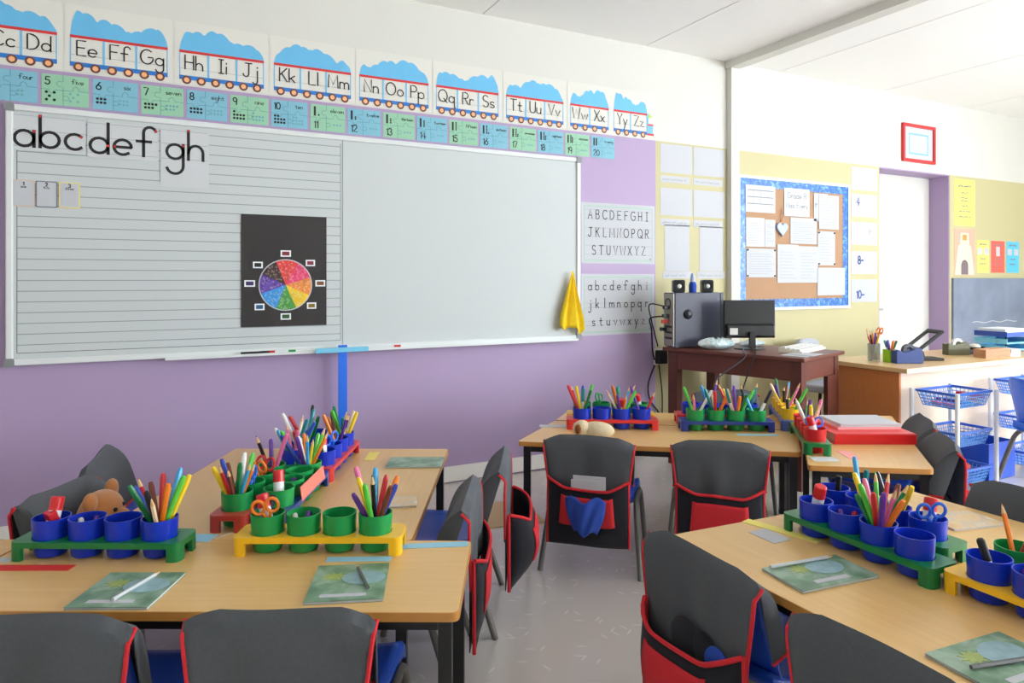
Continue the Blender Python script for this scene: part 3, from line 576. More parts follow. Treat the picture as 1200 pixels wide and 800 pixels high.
for x0, x1, m, cn in ((7.436, 7.645, 'poster_yellow', 'yellow'), (7.685, 7.935, 'poster_red', 'red'), (7.97, 8.215, 'poster_sky', 'blue')):
    o, w, h = sheet('rule_card', cn + ' class card with a small white picture above the chalkboard', 'card', x0, 1.368, x1, 1.70, m, 'class cards above the chalkboard')
    p = MB(); scribble(p, -.07, .07, h * .86, .016, .012, Y1, 1, 60); scribble(p, -.05, .05, h * .42, .012, .010, Y1, 1, 61); scribble(p, -.06, .06, h * .26, .012, .010, Y1, 1, 62)
    for a, b, c, d in (((-.035, .035, .52, .82),) if cn == 'red' else ((-.1, -.02, .56, .76), (.02, .1, .56, .76))): obj('picture', MB().box(a, Y1 - .0005, h * c, b, Y1, h * d), 'paper', o)
    obj('card_print', p, ['paper', 'ink_grey'], o)
cb = thing('chalkboard', 'dusty grey chalkboard on the wall past the doorway', 'chalkboard', (7.77, D - .001, .5))
bd = obj('writing_surface', MB().box(-.775, -.02, 0, .78, 0, .81), 'chalkboard', cb); obj('chalk_marks', MB().stroke([(-.45 + .8 * k / 20, 0.36 + .008 * sin(k * .9)) for k in range(21)], .007, -.0202), 'chalk', bd)
obj('ledge', MB().box(-.76, -.06, -.03, .76, 0, 0), 'skirting', cb)

# ------------------------------------------------------------------ desks
TOP = .53
def desk(corners, label, name='school_desk', group='pupil desks', h=TOP, mtop='beech', along=None):
    cx = sum(p[0] for p in corners) / 4; cy = sum(p[1] for p in corners) / 4
    e = Vector(corners[1]) - Vector(corners[0]); f = Vector(corners[3]) - Vector(corners[0])
    lng = e if e.length > f.length else f; ang = math.atan2(lng.y, lng.x)
    t = thing(name, label, 'desk', (cx, cy, 0), ang, group)
    inv = Matrix.Rotation(-ang, 2)
    loc = [inv @ (Vector(p) - Vector((cx, cy))) for p in corners]
    if (loc[1] - loc[0]).cross(loc[2] - loc[1]) < 0 if False else ((loc[1].x - loc[0].x) * (loc[2].y - loc[1].y) - (loc[1].y - loc[0].y) * (loc[2].x - loc[1].x)) < 0: loc = loc[::-1]
    def rounded(ins, r, n=5):
        pts = []
        for i, p in enumerate(loc):
            a = (loc[i - 1] - p).normalized(); b = (loc[(i + 1) % 4] - p).normalized(); q = p + (a + b) * ins
            for k in range(n + 1):
                s = k / n; w = q + a * r * (1 - s) ** 2 + b * r * s ** 2; pts.append((w.x, w.y))
        return pts
    o, i_ = rounded(0, .022), rounded(.0025, .02)
    tp = obj('tabletop', MB().prism(i_, h - .021, h), mtop, t)
    ring = MB(); n = len(o); vs = [(x, y, h - .0215) for x, y in o] + [(x, y, h - .0006) for x, y in o] + [(x, y, h - .0215) for x, y in i_] + [(x, y, h - .0002) for x, y in i_]
    ring.add(vs, [q for k in range(n) for q in ((k, (k + 1) % n, n + (k + 1) % n, n + k), (n + k, n + (k + 1) % n, 3 * n + (k + 1) % n, 3 * n + k), ((k + 1) % n, k, 2 * n + k, 2 * n + (k + 1) % n))])
    obj('edge_banding', ring, 'edge_wood', tp)
    legs = []
    for i, p in enumerate(loc):
        a = (loc[i - 1] - p).normalized(); b = (loc[(i + 1) % 4] - p).normalized(); q = p + (a + b) * .035; legs.append(q)
        obj('leg', MB().box(q.x - .016, q.y - .016, .004, q.x + .016, q.y + .016, h - .022).box(q.x - .018, q.y - .018, 0, q.x + .018, q.y + .018, .018), 'black_metal', t)
    for i in range(4):
        a, b = legs[i], legs[(i + 1) % 4]; d = (b - a).normalized(); nrm = Vector((-d.y, d.x)) * .011; a = a + d * .017; b = b - d * .017
        obj('rail', MB().prism([tuple(a - nrm), tuple(b - nrm), tuple(b + nrm), tuple(a + nrm)], h - .052, h - .0222), 'black_metal', t)
    return t
U = Vector((.887, -.462)); V = Vector((.462, .887))
def quad(o, u, v): o = Vector(o); return [tuple(o), tuple(o + u), tuple(o + u + v), tuple(o + v)]
nd0 = Vector((.609, 1.458)); RB = nd0 + V * .437
desk(quad(nd0 - U * 1.30, U * 1.30, V * .437), 'wide beech desk with the yellow rack and two green booklets', along=0)
desk(quad(nd0 - U * 2.405, U * 1.10, V * .437), 'beech desk butted against the end of the wide desk with booklets')
c0 = Vector((.651, 1.921)) + V * .004
desk(quad(c0 - U * .483, U * .483, V * 1.09), 'beech desk beside the two chairs with red pockets, under the far red rack')
desk(quad(c0 - U * .970, U * .483, V * 1.09), 'beech desk in the pair nearest the purple wall, beside the teddy')
desk([(1.499, 2.875), (2.527, 2.116), (2.865, 2.425), (1.902, 3.205)], 'beech desk with blue rack and red rack, two covered chairs pushed under')
desk([(1.912, 3.215), (2.872, 2.434), (3.12, 2.70), (2.135, 3.43)], 'beech desk behind the blue and red racks, nearest the computer table')
desk([(2.375, 1.955), (2.78, 1.68), (3.66, 2.452), (3.21, 2.70)], 'beech desk holding the red binder')
desk([(1.335, 1.615), (1.335, .50), (1.852, .485), (1.852, 1.585)], 'beech desk with the long green rack of blue cups and grey-green booklet')
desk([(1.857, 1.585), (1.857, .485), (2.42, .47), (2.425, 1.56)], 'beech desk beyond the long green rack, holding the tan booklet')

# ------------------------------------------------------------------ chairs and their bag covers
def arc3(pts, n=6):                                        # round the inner corners of a polyline
    P = [Vector(p) for p in pts]; o = [P[0]]
    for a, b, c in zip(P, P[1:], P[2:]):
        r = min(.075, (a - b).length * .45, (c - b).length * .45); s = b + (a - b).normalized() * r; e = b + (c - b).normalized() * r
        o += [s * (1 - t) ** 2 + b * 2 * t * (1 - t) + e * t * t for t in [k / n for k in range(n + 1)]]
    return o + [P[-1]]
def back_y(z): return -.165 - .30 * (z - .32)
_ch = {}
def chair(label, x, y, face, s=1.0, blue='shell_blue', group='pupil chairs', cat='chair', tube='tube_grey'):
    t = thing('school_chair', label, cat, (x, y, 0), R(face - 90), group); t.scale = (s, s, s)
    key = (blue, tube)
    if key not in _ch:
        def seat(u, v):
            xx = (u - .5) * .37; yy = .185 - v * .36; edge = abs(u - .5) * 2
            return (xx * (1 - .10 * v), yy, .325 - .012 * sin(pi * v) + .012 * edge ** 3 - (.03 * (1 - v / .12) ** 2 if v < .12 else 0) + (.02 * ((v - .85) / .15) ** 2 if v > .85 else 0))
        sm = MB().grid(seat, 14, 14)
        def lip(u, v):
            q = u * 4
            if q < 1: a = (q, 0)
            elif q < 2: a = (1, q - 1)
            elif q < 3: a = (3 - q, 1)
            else: a = (0, 4 - q)
            p = seat(*a); k = 1 + .012 * v; return (p[0] * k, p[1] * k, p[2] - .035 * v)
        sm.grid(lip, 40, 2, closed_u=True)
        def back(u, v):
            zz = .335 + v * .25; w = .335 * (1 - .06 * v); e = abs(u - .5) * 2
            if v > .85: w *= 1 - .12 * ((v - .85) / .15) ** 2
            return ((u - .5) * w, back_y(zz) + .022 * e * e + .002, zz)
        bm = MB().grid(back, 14, 12)
        parts = [('seat', sm.mesh('seat', blue), .006), ('backrest', bm.mesh('backrest', blue), .006)]
        for sx in (-1, 1):
            parts.append(('leg', MB().tube(arc3([(sx * .215, .175, 0), (sx * .192, .125, .30), (sx * .192, 0, .30)]), .012, 8).mesh('leg', tube), 0))
            parts.append(('leg', MB().tube(arc3([(sx * .222, -.235, 0), (sx * .192, -.135, .30), (sx * .192, 0, .30)]), .012, 8).mesh('leg', tube), 0))
        parts.append(('crossbar', MB().tube([(-.192, .06, .295), (.192, .06, .295)], .009, 8).tube([(-.192, -.08, .295), (.192, -.08, .295)], .009, 8).mesh('crossbar', tube), 0))
        for n_, me, so in parts: me.polygons.foreach_set('use_smooth', [True] * len(me.polygons)); me.set_sharp_from_angle(angle=R(50))
        _ch[key] = parts
    for n_, me, so in _ch[key]: obj(n_, me, None, t, solid=so)
    return t
def cover(label, x, y, face, seed=0, group='chair bag covers', hang=.15, sag=.0, droop=0, bulge=0):
    rnd = random.Random(seed); ph = [rnd.uniform(0, 6) for _ in range(6)]
    t = thing('chair_bag', label, 'chair cover', (x, y, 0), R(face - 90), group)
    w = .199; yb = back_y(.60) - .024
    def top(u):
        e = (u - .5) * 2; k = (abs(e) - .66) / .34
        return .616 + .004 * sin(3.1 * e + ph[0]) - droop * .012 * e - (.026 * k if k > 0 else 0)
    def zopen(u): e = (u - .5) * 2; k = min(1, (1 - abs(e)) / .45); return .432 - .034 * k - .004 * sin(3 * e + ph[1]) - sag * (1 - e * e)
    def ripple(u, z): return .005 * sin(10 * u + ph[2] + 5 * z) * min(1, (.62 - z) / .1) + .003 * sin(21 * u + ph[3]) * (.62 - z) / .2
    def hood(u, v):                                        # v 0: front hem, .42: ridge, 1: down the back into the pocket
        e = (u - .5) * 2; tz = top(u)
        if v < .42:
            z = .40 + (tz - .40) * v / .42; yy = back_y(z) + .034 + .022 * e * e - (.034 + .022 * e * e) * (v / .42) ** 6; ww = w * (.955 + .045 * v / .42)
            if abs(e) > .97: yy = max(yb + .003, back_y(z) - .012)
        else:
            q = (v - .42) / .58; z = tz - (tz - .33) * q; yy = back_y(tz) - .002 + (yb - back_y(tz) + .002) * min(1, q * 9) ** .5 - ripple(u, z) * min(1, q * 5)
            ww = w * (1 - .125 * min(1, q * 1.35))
        return (e * ww, yy, z)
    obj('hood', MB().grid(hood, 22, 24), 'fabric_grey', t, smooth=True, solid=.004)
    bot = hang
    def back(u, v): e = (u - .5) * 2; return (e * w * .86, yb + .004, .34 - (.34 - bot) * v)
    obj('back_panel', MB().grid(back, 10, 6), 'fabric_navy', t, solid=.003)
    def pocket(u, v, off=0):
        e = (u - .5) * 2; z = zopen(u) - (zopen(u) - bot) * v; sd = 1 - abs(e) ** 5
        return (e * w * (.875 + .015 * v), yb - .008 - off - sd * (.008 + (.022 + bulge) * (1 - v) ** .7 + (.01 + bulge) * sin(pi * v)) - .004 * sin(9 * u + ph[5]) * v, z)
    pk = obj('pocket', MB().grid(pocket, 20, 14), 'fabric_navy', t, smooth=True, solid=.004)
    def patch(u, v): return pocket(.17 + .66 * u + .05 * (v - .5) * (u - .5), .13 + .5 * v, .0055)
    obj('pocket_patch', MB().grid(patch, 12, 8), 'fabric_red', pk, smooth=True, solid=.003)
    tr = MB(); tr.tube([(a, b - .005, c) for a, b, c in (pocket(k / 20, 0) for k in range(21))], .0062, 6)
    obj('pocket_trim', tr, 'fabric_red', t, smooth=True)
    obj('hem_trim', MB().tube([hood(k / 22, 0) for k in range(23)], .0055, 6), 'fabric_red', t, smooth=True)
    for u in (0, 1):
        pts = [hood(u, .42 + .55 * k / 10) for k in range(11)]
        obj('side_trim', MB().tube(pts, .0052, 6), 'fabric_red', t, smooth=True)
        obj('pocket_side_trim', MB().tube([pocket(u, k / 8) for k in range(9)], .0062, 6), 'fabric_red', t, smooth=True)
    return t
def place(desc, where, x, y, face, seed, **k):
    chair('blue chair under ' + desc, x, y, face)
    return cover(desc + ' ' + where if where else desc, x, y, face, seed, **k)
fn = 62.5
CH = [('grey bag cover', 'on the chair with its back to the wall of glass', 0, 0, 0)]
place('a grey hood cover below the booklet with the white pencil', '', -.112, 1.905, fn, 1)
place('a grey hood cover below the booklet with the dark pencil', '', .335, 1.705, fn, 2, sag=.012)
place('a bag cover with wide gaping red pocket beside the left desks', '', .974, 2.532, 150.7, 3, sag=.01, bulge=.045)
place('a bag cover squeezed between the wide desk and the gaping red pocket', '', .690, 2.21, 150.7, 4)
place('a blue-lit cover behind the teddy bear', '', -.084, 2.587, -29, 5, droop=-1)
place('a slanting cover by the purple wall beyond the teddy bear', '', .02, 3.07, -10, 6, droop=1)
place('a cover with white papers and blue cloth in its red pocket', '', 1.824, 2.687, 48, 7)
place('a cover with plain red pocket at the desk of the blue rack', '', 2.262, 2.355, 48, 8)
place('a cover on the chair facing out from the computer table', '', 2.945, 2.956, 233, 9)
place('a rounded cover beside the red binder, next to the basket trolley', '', 3.205, 2.268, 133, 10)
place('a rounded cover beside the red binder, at the corner of its desk', '', 2.868, 1.97, 133, 11)
place('a cover stuffed with dark blue cloth at the long green rack', '', 1.468, 1.335, 1, 12, sag=.02, bulge=.02)
place('a cover on the chair nearest the pale booklet with a dark pencil', '', 1.452, .83, 1, 13)
place('a plain grey cover across from the tan booklet', '', 2.255, 1.19, 180, 14)
def local(x, y, face, p):
    a = R(face - 90); return (x + p[0] * cos(a) - p[1] * sin(a), y + p[0] * sin(a) + p[1] * cos(a), p[2])
# contents of the pockets
pp = obj('paper_stack', MB().box(-.07, -.004, 0, .07, .004, .11).box(-.078, -.0095, 0, .05, -.0055, .095), 'paper'); pp.location = local(1.824, 2.687, 48, (.01, -.297, .345)); pp.rotation_euler = (R(4), 0, R(-42))
tag(pp, 'white papers standing in the cover pocket with blue cloth', 'papers')
def hank(u, v): a = pi * u; return ((u - .5) * .17 * (1 - .45 * v ** 2), -.345 - .03 * sin(pi * u) - .006 * sin(14 * u + 4 * v), .372 - .145 * v + .012 * sin(10 * u))
hk = obj('blue_cloth', MB().grid(hank, 18, 12), 'cloth_blue', smooth=True, solid=.006); hk.location = (1.824, 2.687, 0); hk.rotation_euler = (0, 0, R(-42)); tag(hk, 'blue cloth hanging out of the red pocket with white papers', 'cloth')
hk = obj('dark_cloth', MB().ball((.05, -.288, .395), (.05, .012, .04)).ball((-.01, -.29, .39), (.055, .012, .055)), 'fabric_navy', smooth=True); hk.location = (1.468, 1.335, 0); hk.rotation_euler = (0, 0, R(-89)); tag(hk, 'dark cloth stuffed in the cover pocket at the long green rack', 'cloth')
hk = obj('blue_bundle', MB().ball((.10, -.292, .385), (.04, .013, .035)), 'cloth_blue', smooth=True); hk.location = (1.468, 1.335, 0); hk.rotation_euler = (0, 0, R(-89)); tag(hk, 'blue bundle beside the dark cloth in the cover pocket', 'cloth')
chair('bright blue plastic chair without a cover beside the basket trolleys', 4.825, 2.09, -20, 1.2, 'shell_bright', 'bare chairs')
tc_ = thing('teacher_chair', 'grey padded chair behind the teacher desk', 'chair', (4.78, 3.68, 0), R(200))
def tb(u, v): e = (u - .5) * 2; return (e * .21 * (1 - .12 * v ** 3), -.2 + .04 * e * e - .05 * v, .5 + .31 * v - .03 * e ** 4 * v)
obj('backrest', MB().grid(tb, 14, 8), 'grey_chair', tc_, smooth=True, solid=.05); obj('seat', MB().prism(rrect(-.22, -.2, .22, .22, .06), .41, .47), 'grey_chair', tc_, bevel=.015)
for sx in (-1, 1):
    for sy in (-1, 1): obj('leg', MB().tube([(sx * .21, sy * .2, 0), (sx * .18, sy * .17, .41)], .014), 'black_metal', tc_)

# ------------------------------------------------------------------ computer table and teacher desk
A_, UL, UV = Vector((3.15, 3.82)), Vector((.301, -.954)), Vector((.954, .301))
ct_ = thing('computer_table', 'reddish brown wooden computer table against the yellow wall', 'table', (A_.x, A_.y, 0), math.atan2(UL.y, UL.x)); L_, W_, Ht = 1.0, .66, .82
obj('tabletop', MB().box(0, 0, Ht - .025, L_, W_, Ht), 'mahogany', ct_, bevel=.005)
for x in (.03, L_ - .1):
    for y in (.03, W_ - .1): obj('leg', MB().prism([(x, y), (x + .07, y), (x + .07, y + .07), (x, y + .07)], 0, Ht - .0255), 'mahogany_dark', ct_)
for y in (.035, W_ - .06): obj('apron', MB().box(.1005, y, Ht - .15, L_ - .1005, y + .025, Ht - .0255), 'mahogany', ct_)
for x in (.035, L_ - .06): obj('apron', MB().box(x, .1005, Ht - .15, x + .025, W_ - .1005, Ht - .0255), 'mahogany', ct_)
obj('side_board', MB().box(L_ - .04, W_ - .24, .05, L_ - .02, W_ - .1005, Ht - .1505), 'mahogany_dark', ct_)
def on_ct(a, b): p = A_ + UL * a + UV * b; return p.x, p.y
CTA = math.atan2(UL.y, UL.x)
td = thing('teacher_desk', 'long wooden teacher desk with pale front and brown end panel', 'desk', (5.15, 3.03, 0)); hz = .73
obj('desktop', MB().box(-.95, -.32, hz - .03, 1.1, .32, hz), 'oak_top', td, bevel=.004); obj('front_panel', MB().box(-.905, -.25, .06, 1.05, -.232, hz - .0305), 'oak_pale', td)
obj('end_panel', MB().box(-.925, -.25, .0, -.9055, .29, hz - .0305), 'oak_brown', td); obj('end_panel', MB().box(1.0505, -.25, .0, 1.07, .29, hz - .0305), 'oak_brown', td)
obj('drawer_unit', MB().box(-.9, -.2, .1, -.5, .28, hz - .031), 'oak_brown', td); obj('desk_edge', MB().box(-.951, -.3205, hz - .0295, 1.1, -.3203, hz - .002), 'oak_pale', td)

# ------------------------------------------------------------------ racks, cups, pencils
CUPR, CUPH, STEP = .0485, .105, .102
_cache = {}
def rack_meshes(m, n):
    if (m, n) in _cache: return _cache[(m, n)]
    hw = .057; hole = .0478; z0, z1 = .036, .052; K = 24; pl = MB()
    for i in range(n):
        cx = (i - (n - 1) / 2) * STEP
        sq = []; ci = []
        for k in range(K):
            a = 2 * pi * k / K + pi / 4; c, s = cos(a), sin(a); q = max(abs(c), abs(s)); sq.append((cx + c / q * STEP / 2, s / q * hw)); ci.append((cx + hole * c, hole * s))
        vs = [(x, y, z) for z in (z0, z1) for x, y in sq] + [(x, y, z) for z in (z0, z1) for x, y in ci]; fs = []
        for k in range(K):
            l = (k + 1) % K; fs += [(K + k, K + l, 3 * K + l, 3 * K + k), (l, k, 2 * K + k, 2 * K + l), (3 * K + k, 3 * K + l, 2 * K + l, 2 * K + k)]
            if abs(sq[k][1]) > hw - 1e-6 and abs(sq[l][1]) > hw - 1e-6: fs.append((k, l, K + l, K + k))
        pl.add(vs, fs)
    xe = n * STEP / 2
    for s in (-1, 1):
        pts = [(xe, -hw), (xe + .012, -hw)] + circ(xe + .012, -hw + .018, .018, 5, -90, 0)[1:] + circ(xe + .012, hw - .018, .018, 5, 0, 90) + [(xe, hw)]
        if s < 0: pts = [(-x, -y) for x, y in pts]
        pl.prism(pts, z0, z1)
    legs = []
    for s in (-1, 1):
        for t in (-1, 1):
            o = [(xe - .004, t * hw)] + [(xe + .012, t * hw)] + [(a, b * t) for a, b in circ(xe + .012, hw - .018, .018, 5, 90, 0)[1:]] + [(xe + .03, t * .022), (xe + .018, t * .022), (xe + .018, t * (hw - .012)), (xe - .004, t * (hw - .012))]
            o = [(s * x, y) for x, y in o]
            ar = sum(o[i][0] * o[(i + 1) % len(o)][1] - o[(i + 1) % len(o)][0] * o[i][1] for i in range(len(o)))
            legs.append(MB().prism(o if ar > 0 else o[::-1], 0, z0).mesh('leg', m))
    _cache[(m, n)] = (pl.mesh('cup_plate', m), legs); return _cache[(m, n)]
def cup_mesh(m):
    if m not in _cache:
        me = MB().lathe([(0, .003), (.038, .003), (.0405, .006), (.044, .036), (.0455, .055), (CUPR - .0005, CUPH), (CUPR - .0032, CUPH + .0003), (.0425, .055), (.038, .009), (0, .008)], 28).mesh('cup', m)
        me.polygons.foreach_set('use_smooth', [True] * len(me.polygons)); me.set_sharp_from_angle(angle=R(40)); _cache[m] = me
    return _cache[m]
def pen_mesh(kind, c):
    k = (kind, c)
    if k not in _cache:
        m = 'pen_' + c
        if kind == 'pencil':
            b = MB().lathe([(0, 0), (.0056, 0), (.0056, .155)], 6).mesh('barrel', m); t = MB().lathe([(.0056, .155), (.0022, .172), (.002, .173)], 6, 0).lathe([(.0021, .1725), (0, .179)], 6, 1).mesh('tip', ['wood_raw', m])
        else:
            b = MB().lathe([(0, 0), (.0066, .001), (.0068, .118)], 8).mesh('barrel', m if kind == 'crayon' else ('pen_white' if c in ('black', 'teal') else m)); t = MB().lathe([(.0072, .116), (.0072, .166), (.005, .177), (0, .179)], 8).mesh('cap', m)
        for me in (b, t): me.polygons.foreach_set('use_smooth', [kind != 'pencil'] * len(me.polygons)); me.set_sharp_from_angle(angle=R(40))
        _cache[k] = (b, t)
    return _cache[k]
def pen_at(kind, c, p, d, ln, label, group):
    b, t = pen_mesh(kind, c)
    o = thing('pencil' if kind == 'pencil' else 'felt_pen', label, 'pencil' if kind == 'pencil' else 'pen', p, 0, group)
    o.rotation_mode = 'QUATERNION'; o.rotation_quaternion = Vector(d).normalized().to_track_quat('Z', 'Y'); o.scale = (1.12, 1.12, ln / .179)
    obj('barrel', b, None, o); obj('tip' if kind == 'pencil' else 'cap', t, None, o)
def orient(o, d): o.rotation_mode = 'QUATERNION'; o.rotation_quaternion = Vector(d).normalized().to_track_quat('Z', 'Y')
def glue(p, d, label, L=.115, r=.0165):
    o = thing('glue_stick', label, 'glue stick', p, 0, 'glue sticks'); orient(o, d)
    obj('tube', MB().lathe([(0, 0), (r, 0), (r, L * .72)], 16), 'post_white', o, smooth=True); obj('cap', MB().lathe([(r + .001, L * .7), (r + .001, L - .003), (r - .002, L), (0, L)], 16), 'plastic_red', o, smooth=True)
def wmarker(p, d, label, L=.13):
    o = thing('board_marker', label, 'marker', p, 0, 'board markers'); orient(o, d)
    obj('barrel', MB().lathe([(0, 0), (.0085, 0), (.0085, L * .62)], 12), 'post_white', o, smooth=True); obj('cap', MB().lathe([(.0095, L * .6), (.0092, L - .004), (.006, L), (0, L)], 12), 'ink', o, smooth=True)
def scissors(p, d, label, m, rz=0):
    o = thing('scissors', label, 'scissors', p, 0, 'scissors'); q = Vector(d).normalized().to_track_quat('Z', 'Y'); o.rotation_mode = 'QUATERNION'; o.rotation_quaternion = q @ Matrix.Rotation(rz, 3, 'Z').to_quaternion()
    for s in (-1, 1):
        obj('blade', MB().prism_y([(s * .002 - .001, .0), (s * .002 + .003 * s, .0), (s * .01, .07), (s * .002, .075)][::(1 if s > 0 else -1)], -.001 + .001 * s, .001 + .001 * s), 'metal_silver', o)
        obj('handle', MB().tube([(s * (.019 + .0165 * cos(a)), 0, .112 + .021 * sin(a)) for a in [2 * pi * k / 18 for k in range(18)]], .0045, 6, closed=True).tube([(s * .003, 0, .07), (s * .012, 0, .094)], .005, 6), m, o, smooth=True)
def rack(mat, col, desc, x, y, ang, cups, z=TOP):
    """cups: list of (cup material, cup colour, short name of the cup, contents)"""
    n = len(cups); a = R(ang)
    r = thing('cup_rack', desc, 'rack', (x, y, z), a, 'four-cup desk racks')
    pl, legs = rack_meshes(mat, n); obj('cup_plate', pl, None, r)
    for l in legs: obj('leg', l, None, r)
    for i, (cm, cc, cname, items) in enumerate(cups):
        lx = (i - (n - 1) / 2) * STEP; px, py = x + lx * cos(a), y + lx * sin(a)
        full = '%s in the %s' % (cname, desc)
        c = obj('pencil_cup', cup_mesh(cm), None); c.location = (px, py, z); tag(c, full if len(full.split()) <= 16 else cname, 'cup', 'desk cups')
        short = cname.split(' holding')[0]
        rnd = random.Random(hash_(full)); pens = [q for q in items if q[0] in 'pf']; others = [q for q in items if q[0] not in 'pf']
        off = rnd.uniform(0, 6)
        for j, q in enumerate(pens):
            cn = q[2:]; kind = 'pencil' if q[0] == 'p' and hash_(cn + full) % 5 < 2 else 'crayon' if q[0] == 'p' and ('f ' + cn) not in pens else 'felt' if q[0] == 'f' else 'pencil'
            an = off + 2 * pi * j / max(1, len(pens)) + rnd.uniform(-.25, .25); rim = rnd.uniform(.016, .036); b0 = rnd.uniform(.004, .024)
            base = Vector((px - b0 * cos(an), py - b0 * sin(an), z + .012)); tip = Vector((px + rim * cos(an), py + rim * sin(an), z + CUPH)); d = tip - base
            pen_at(kind, cn, base, d, rnd.uniform(.185, .232), '%s %s in the %s' % (cn, 'pencil' if kind == 'pencil' else 'felt pen', short), 'pens in the desk cups')
        for j, q in enumerate(others):
            an = rnd.uniform(0, 6) if len(q) < 3 else q[2]; t = q[0]
            base = Vector((px - .012 * cos(an), py - .012 * sin(an), z + .012)); d = Vector((.03 * cos(an), .03 * sin(an), .1))
            if t == 'G': glue(base + Vector((0, 0, .022)), d, 'red-capped glue stick in the ' + short, .125)
            elif t == 'M': wmarker(base + Vector((.012 * cos(an + 2), .012 * sin(an + 2), .01)), d, 'black-capped white marker in the ' + short)
            elif t == 'S': scissors(base + Vector((.01 * cos(an + 1.5), .01 * sin(an + 1.5), .01)), d, '%s-handled scissors in the %s' % (q[1], short), {'blue': 'shell_bright', 'orange': 'pen_orange', 'red': 'train_red', 'green': 'plastic_green'}[q[1]], an)
            elif t == 'E':
                o = obj('eraser_block', MB().box(-.02, -.012, 0, .02, .012, .06), 'plastic_red', bevel=.003); o.location = base + Vector((0, 0, .05)); orient(o, d); tag(o, 'red eraser block in the ' + short, 'eraser')
            elif t == 'C':
                for k2 in range(6):
                    cc2 = ('red', 'purple', 'white', 'brown', 'orange', 'blue')[k2]; aa = k2 * 1.05
                    b2 = Vector((px + .012 * cos(aa), py + .012 * sin(aa), z + .018)); pen_at('felt', cc2, b2, (cos(aa), sin(aa), 2.6), .082, '%s crayon stub in the %s' % (cc2, short), 'crayon stubs in the cups')
    return r
def hash_(s):
    h = 0
    for c in s: h = (h * 131 + ord(c)) % 1000003
    return h
def P(*c): return ['p ' + x for x in c]
def F(*c): return ['f ' + x for x in c]
B_, G_, Y_, R_ = ('plastic_blue', 'blue'), ('plastic_green', 'green'), ('plastic_yellow', 'yellow'), ('plastic_red', 'red')
rack('rack_green', 'green', 'green rack beside the teddy bear', -.142, 2.222, -28, [
    (*B_, 'glue cup by the teddy holding a red block', [('E', '', 3.6), ('G', '', 1.0), ('M', '', .2)]), (*B_, 'crayon cup by the teddy holding short stubs', [('C',)]), (*B_, 'empty blue cup by the teddy', []),
    (*B_, 'pencil cup by the teddy holding coloured pens', P('brown', 'red', 'blue', 'dark green', 'black', 'cream', 'orange') + F('light green', 'yellow', 'sky blue', 'red'))])
rack('rack_yellow', 'yellow', 'yellow rack on the wide desk', .405, 1.985, -26.5, [
    (*G_, 'glue cup of the yellow rack holding orange scissors', [('G', '', 2.2), ('S', 'orange', 3.8), ('M', '', .3)]), (*G_, 'crayon cup of the yellow rack holding short stubs', [('C',)]), (*G_, 'empty green cup of the yellow rack', []),
    (*G_, 'pencil cup of the yellow rack holding coloured pens', P('black', 'brown', 'blue', 'orange', 'red') + F('sky blue', 'pink', 'yellow', 'purple', 'light green'))])
rack('rack_brick', 'red', 'brick red rack behind the yellow rack', .28, 2.445, 62.5, [
    (*G_, 'front pencil cup of the brick rack holding many colours', P('blue', 'yellow', 'red', 'brown', 'dark green', 'sky blue', 'orange') + F('light green', 'sky blue', 'white', 'brown')), (*G_, 'scissor cup of the brick rack holding blue handles', [('S', 'blue', 4.5), ('M', '', 3.9)]),
    (*G_, 'scissor cup of the brick rack holding orange handles', [('S', 'orange', 3.5), ('S', 'red', .4)]), (*G_, 'last pencil cup of the brick rack', P('black', 'pink', 'purple'))])
rack('rack_navy', 'blue', 'navy rack between the brick and yellow racks', .402, 2.42, 62.5, [
    (*G_, 'glue cup of the navy rack', [('G', '', 1.5)]), (*G_, 'open green cup of the navy rack', [('C',)]), (*G_, 'empty green cup of the navy rack', []), (*G_, 'pencil cup of the navy rack holding bright pens', P('purple', 'sky blue', 'yellow', 'orange', 'light green') + F('light green', 'orange', 'white', 'blue'))])
rack('rack_red', 'red', 'red rack of blue cups beside the purple wall', .628, 2.845, 62.5, [
    (*B_, 'glue cup of the red wall-side rack', [('G', '', 1.5), ('M', '', 3)]), (*B_, 'scissor cup of the red wall-side rack', [('S', 'blue', 4.2)]), (*B_, 'pencil cup of the red wall-side rack', P('brown', 'orange', 'purple', 'black')), (*B_, 'far pencil cup of the red wall-side rack', P('cream', 'yellow', 'dark green', 'orange') + F('light green', 'teal', 'yellow'))])
rack('rack_green', 'green', 'green rack of blue cups beside the purple wall', .53, 2.925, 62.5, [
    (*B_, 'white-pen cup, green wall-side rack', F('white', 'sky blue', 'light green', 'pink', 'teal', 'blue') + P('cream', 'pink')), (*B_, 'marker cup of the green wall-side rack', [('M', '', 1), ('G', '', 3.5)] + P('white', 'light green', 'teal')), (*B_, 'felt-pen cup of the green wall-side rack', F('black', 'red', 'dark green')), (*B_, 'empty blue cup of the green wall-side rack', [])])
rack('rack_red', 'red', 'red rack of blue cups behind the paper-filled chair cover', 2.07, 2.912, -30, [
    (*B_, 'open-end pencil cup of the middle red rack', P('light green', 'yellow', 'blue', 'red') + F('red', 'yellow', 'teal', 'dark green')), (*B_, 'tape cup of the middle red rack', [('C',)]), (*B_, 'glue cup of the middle red rack', [('G', '', 4.2)] + P('dark green', 'cream', 'purple', 'orange', 'light green', 'sky blue')), (*B_, 'cup of the middle red rack nearest the navy rack', P('purple', 'red'))])
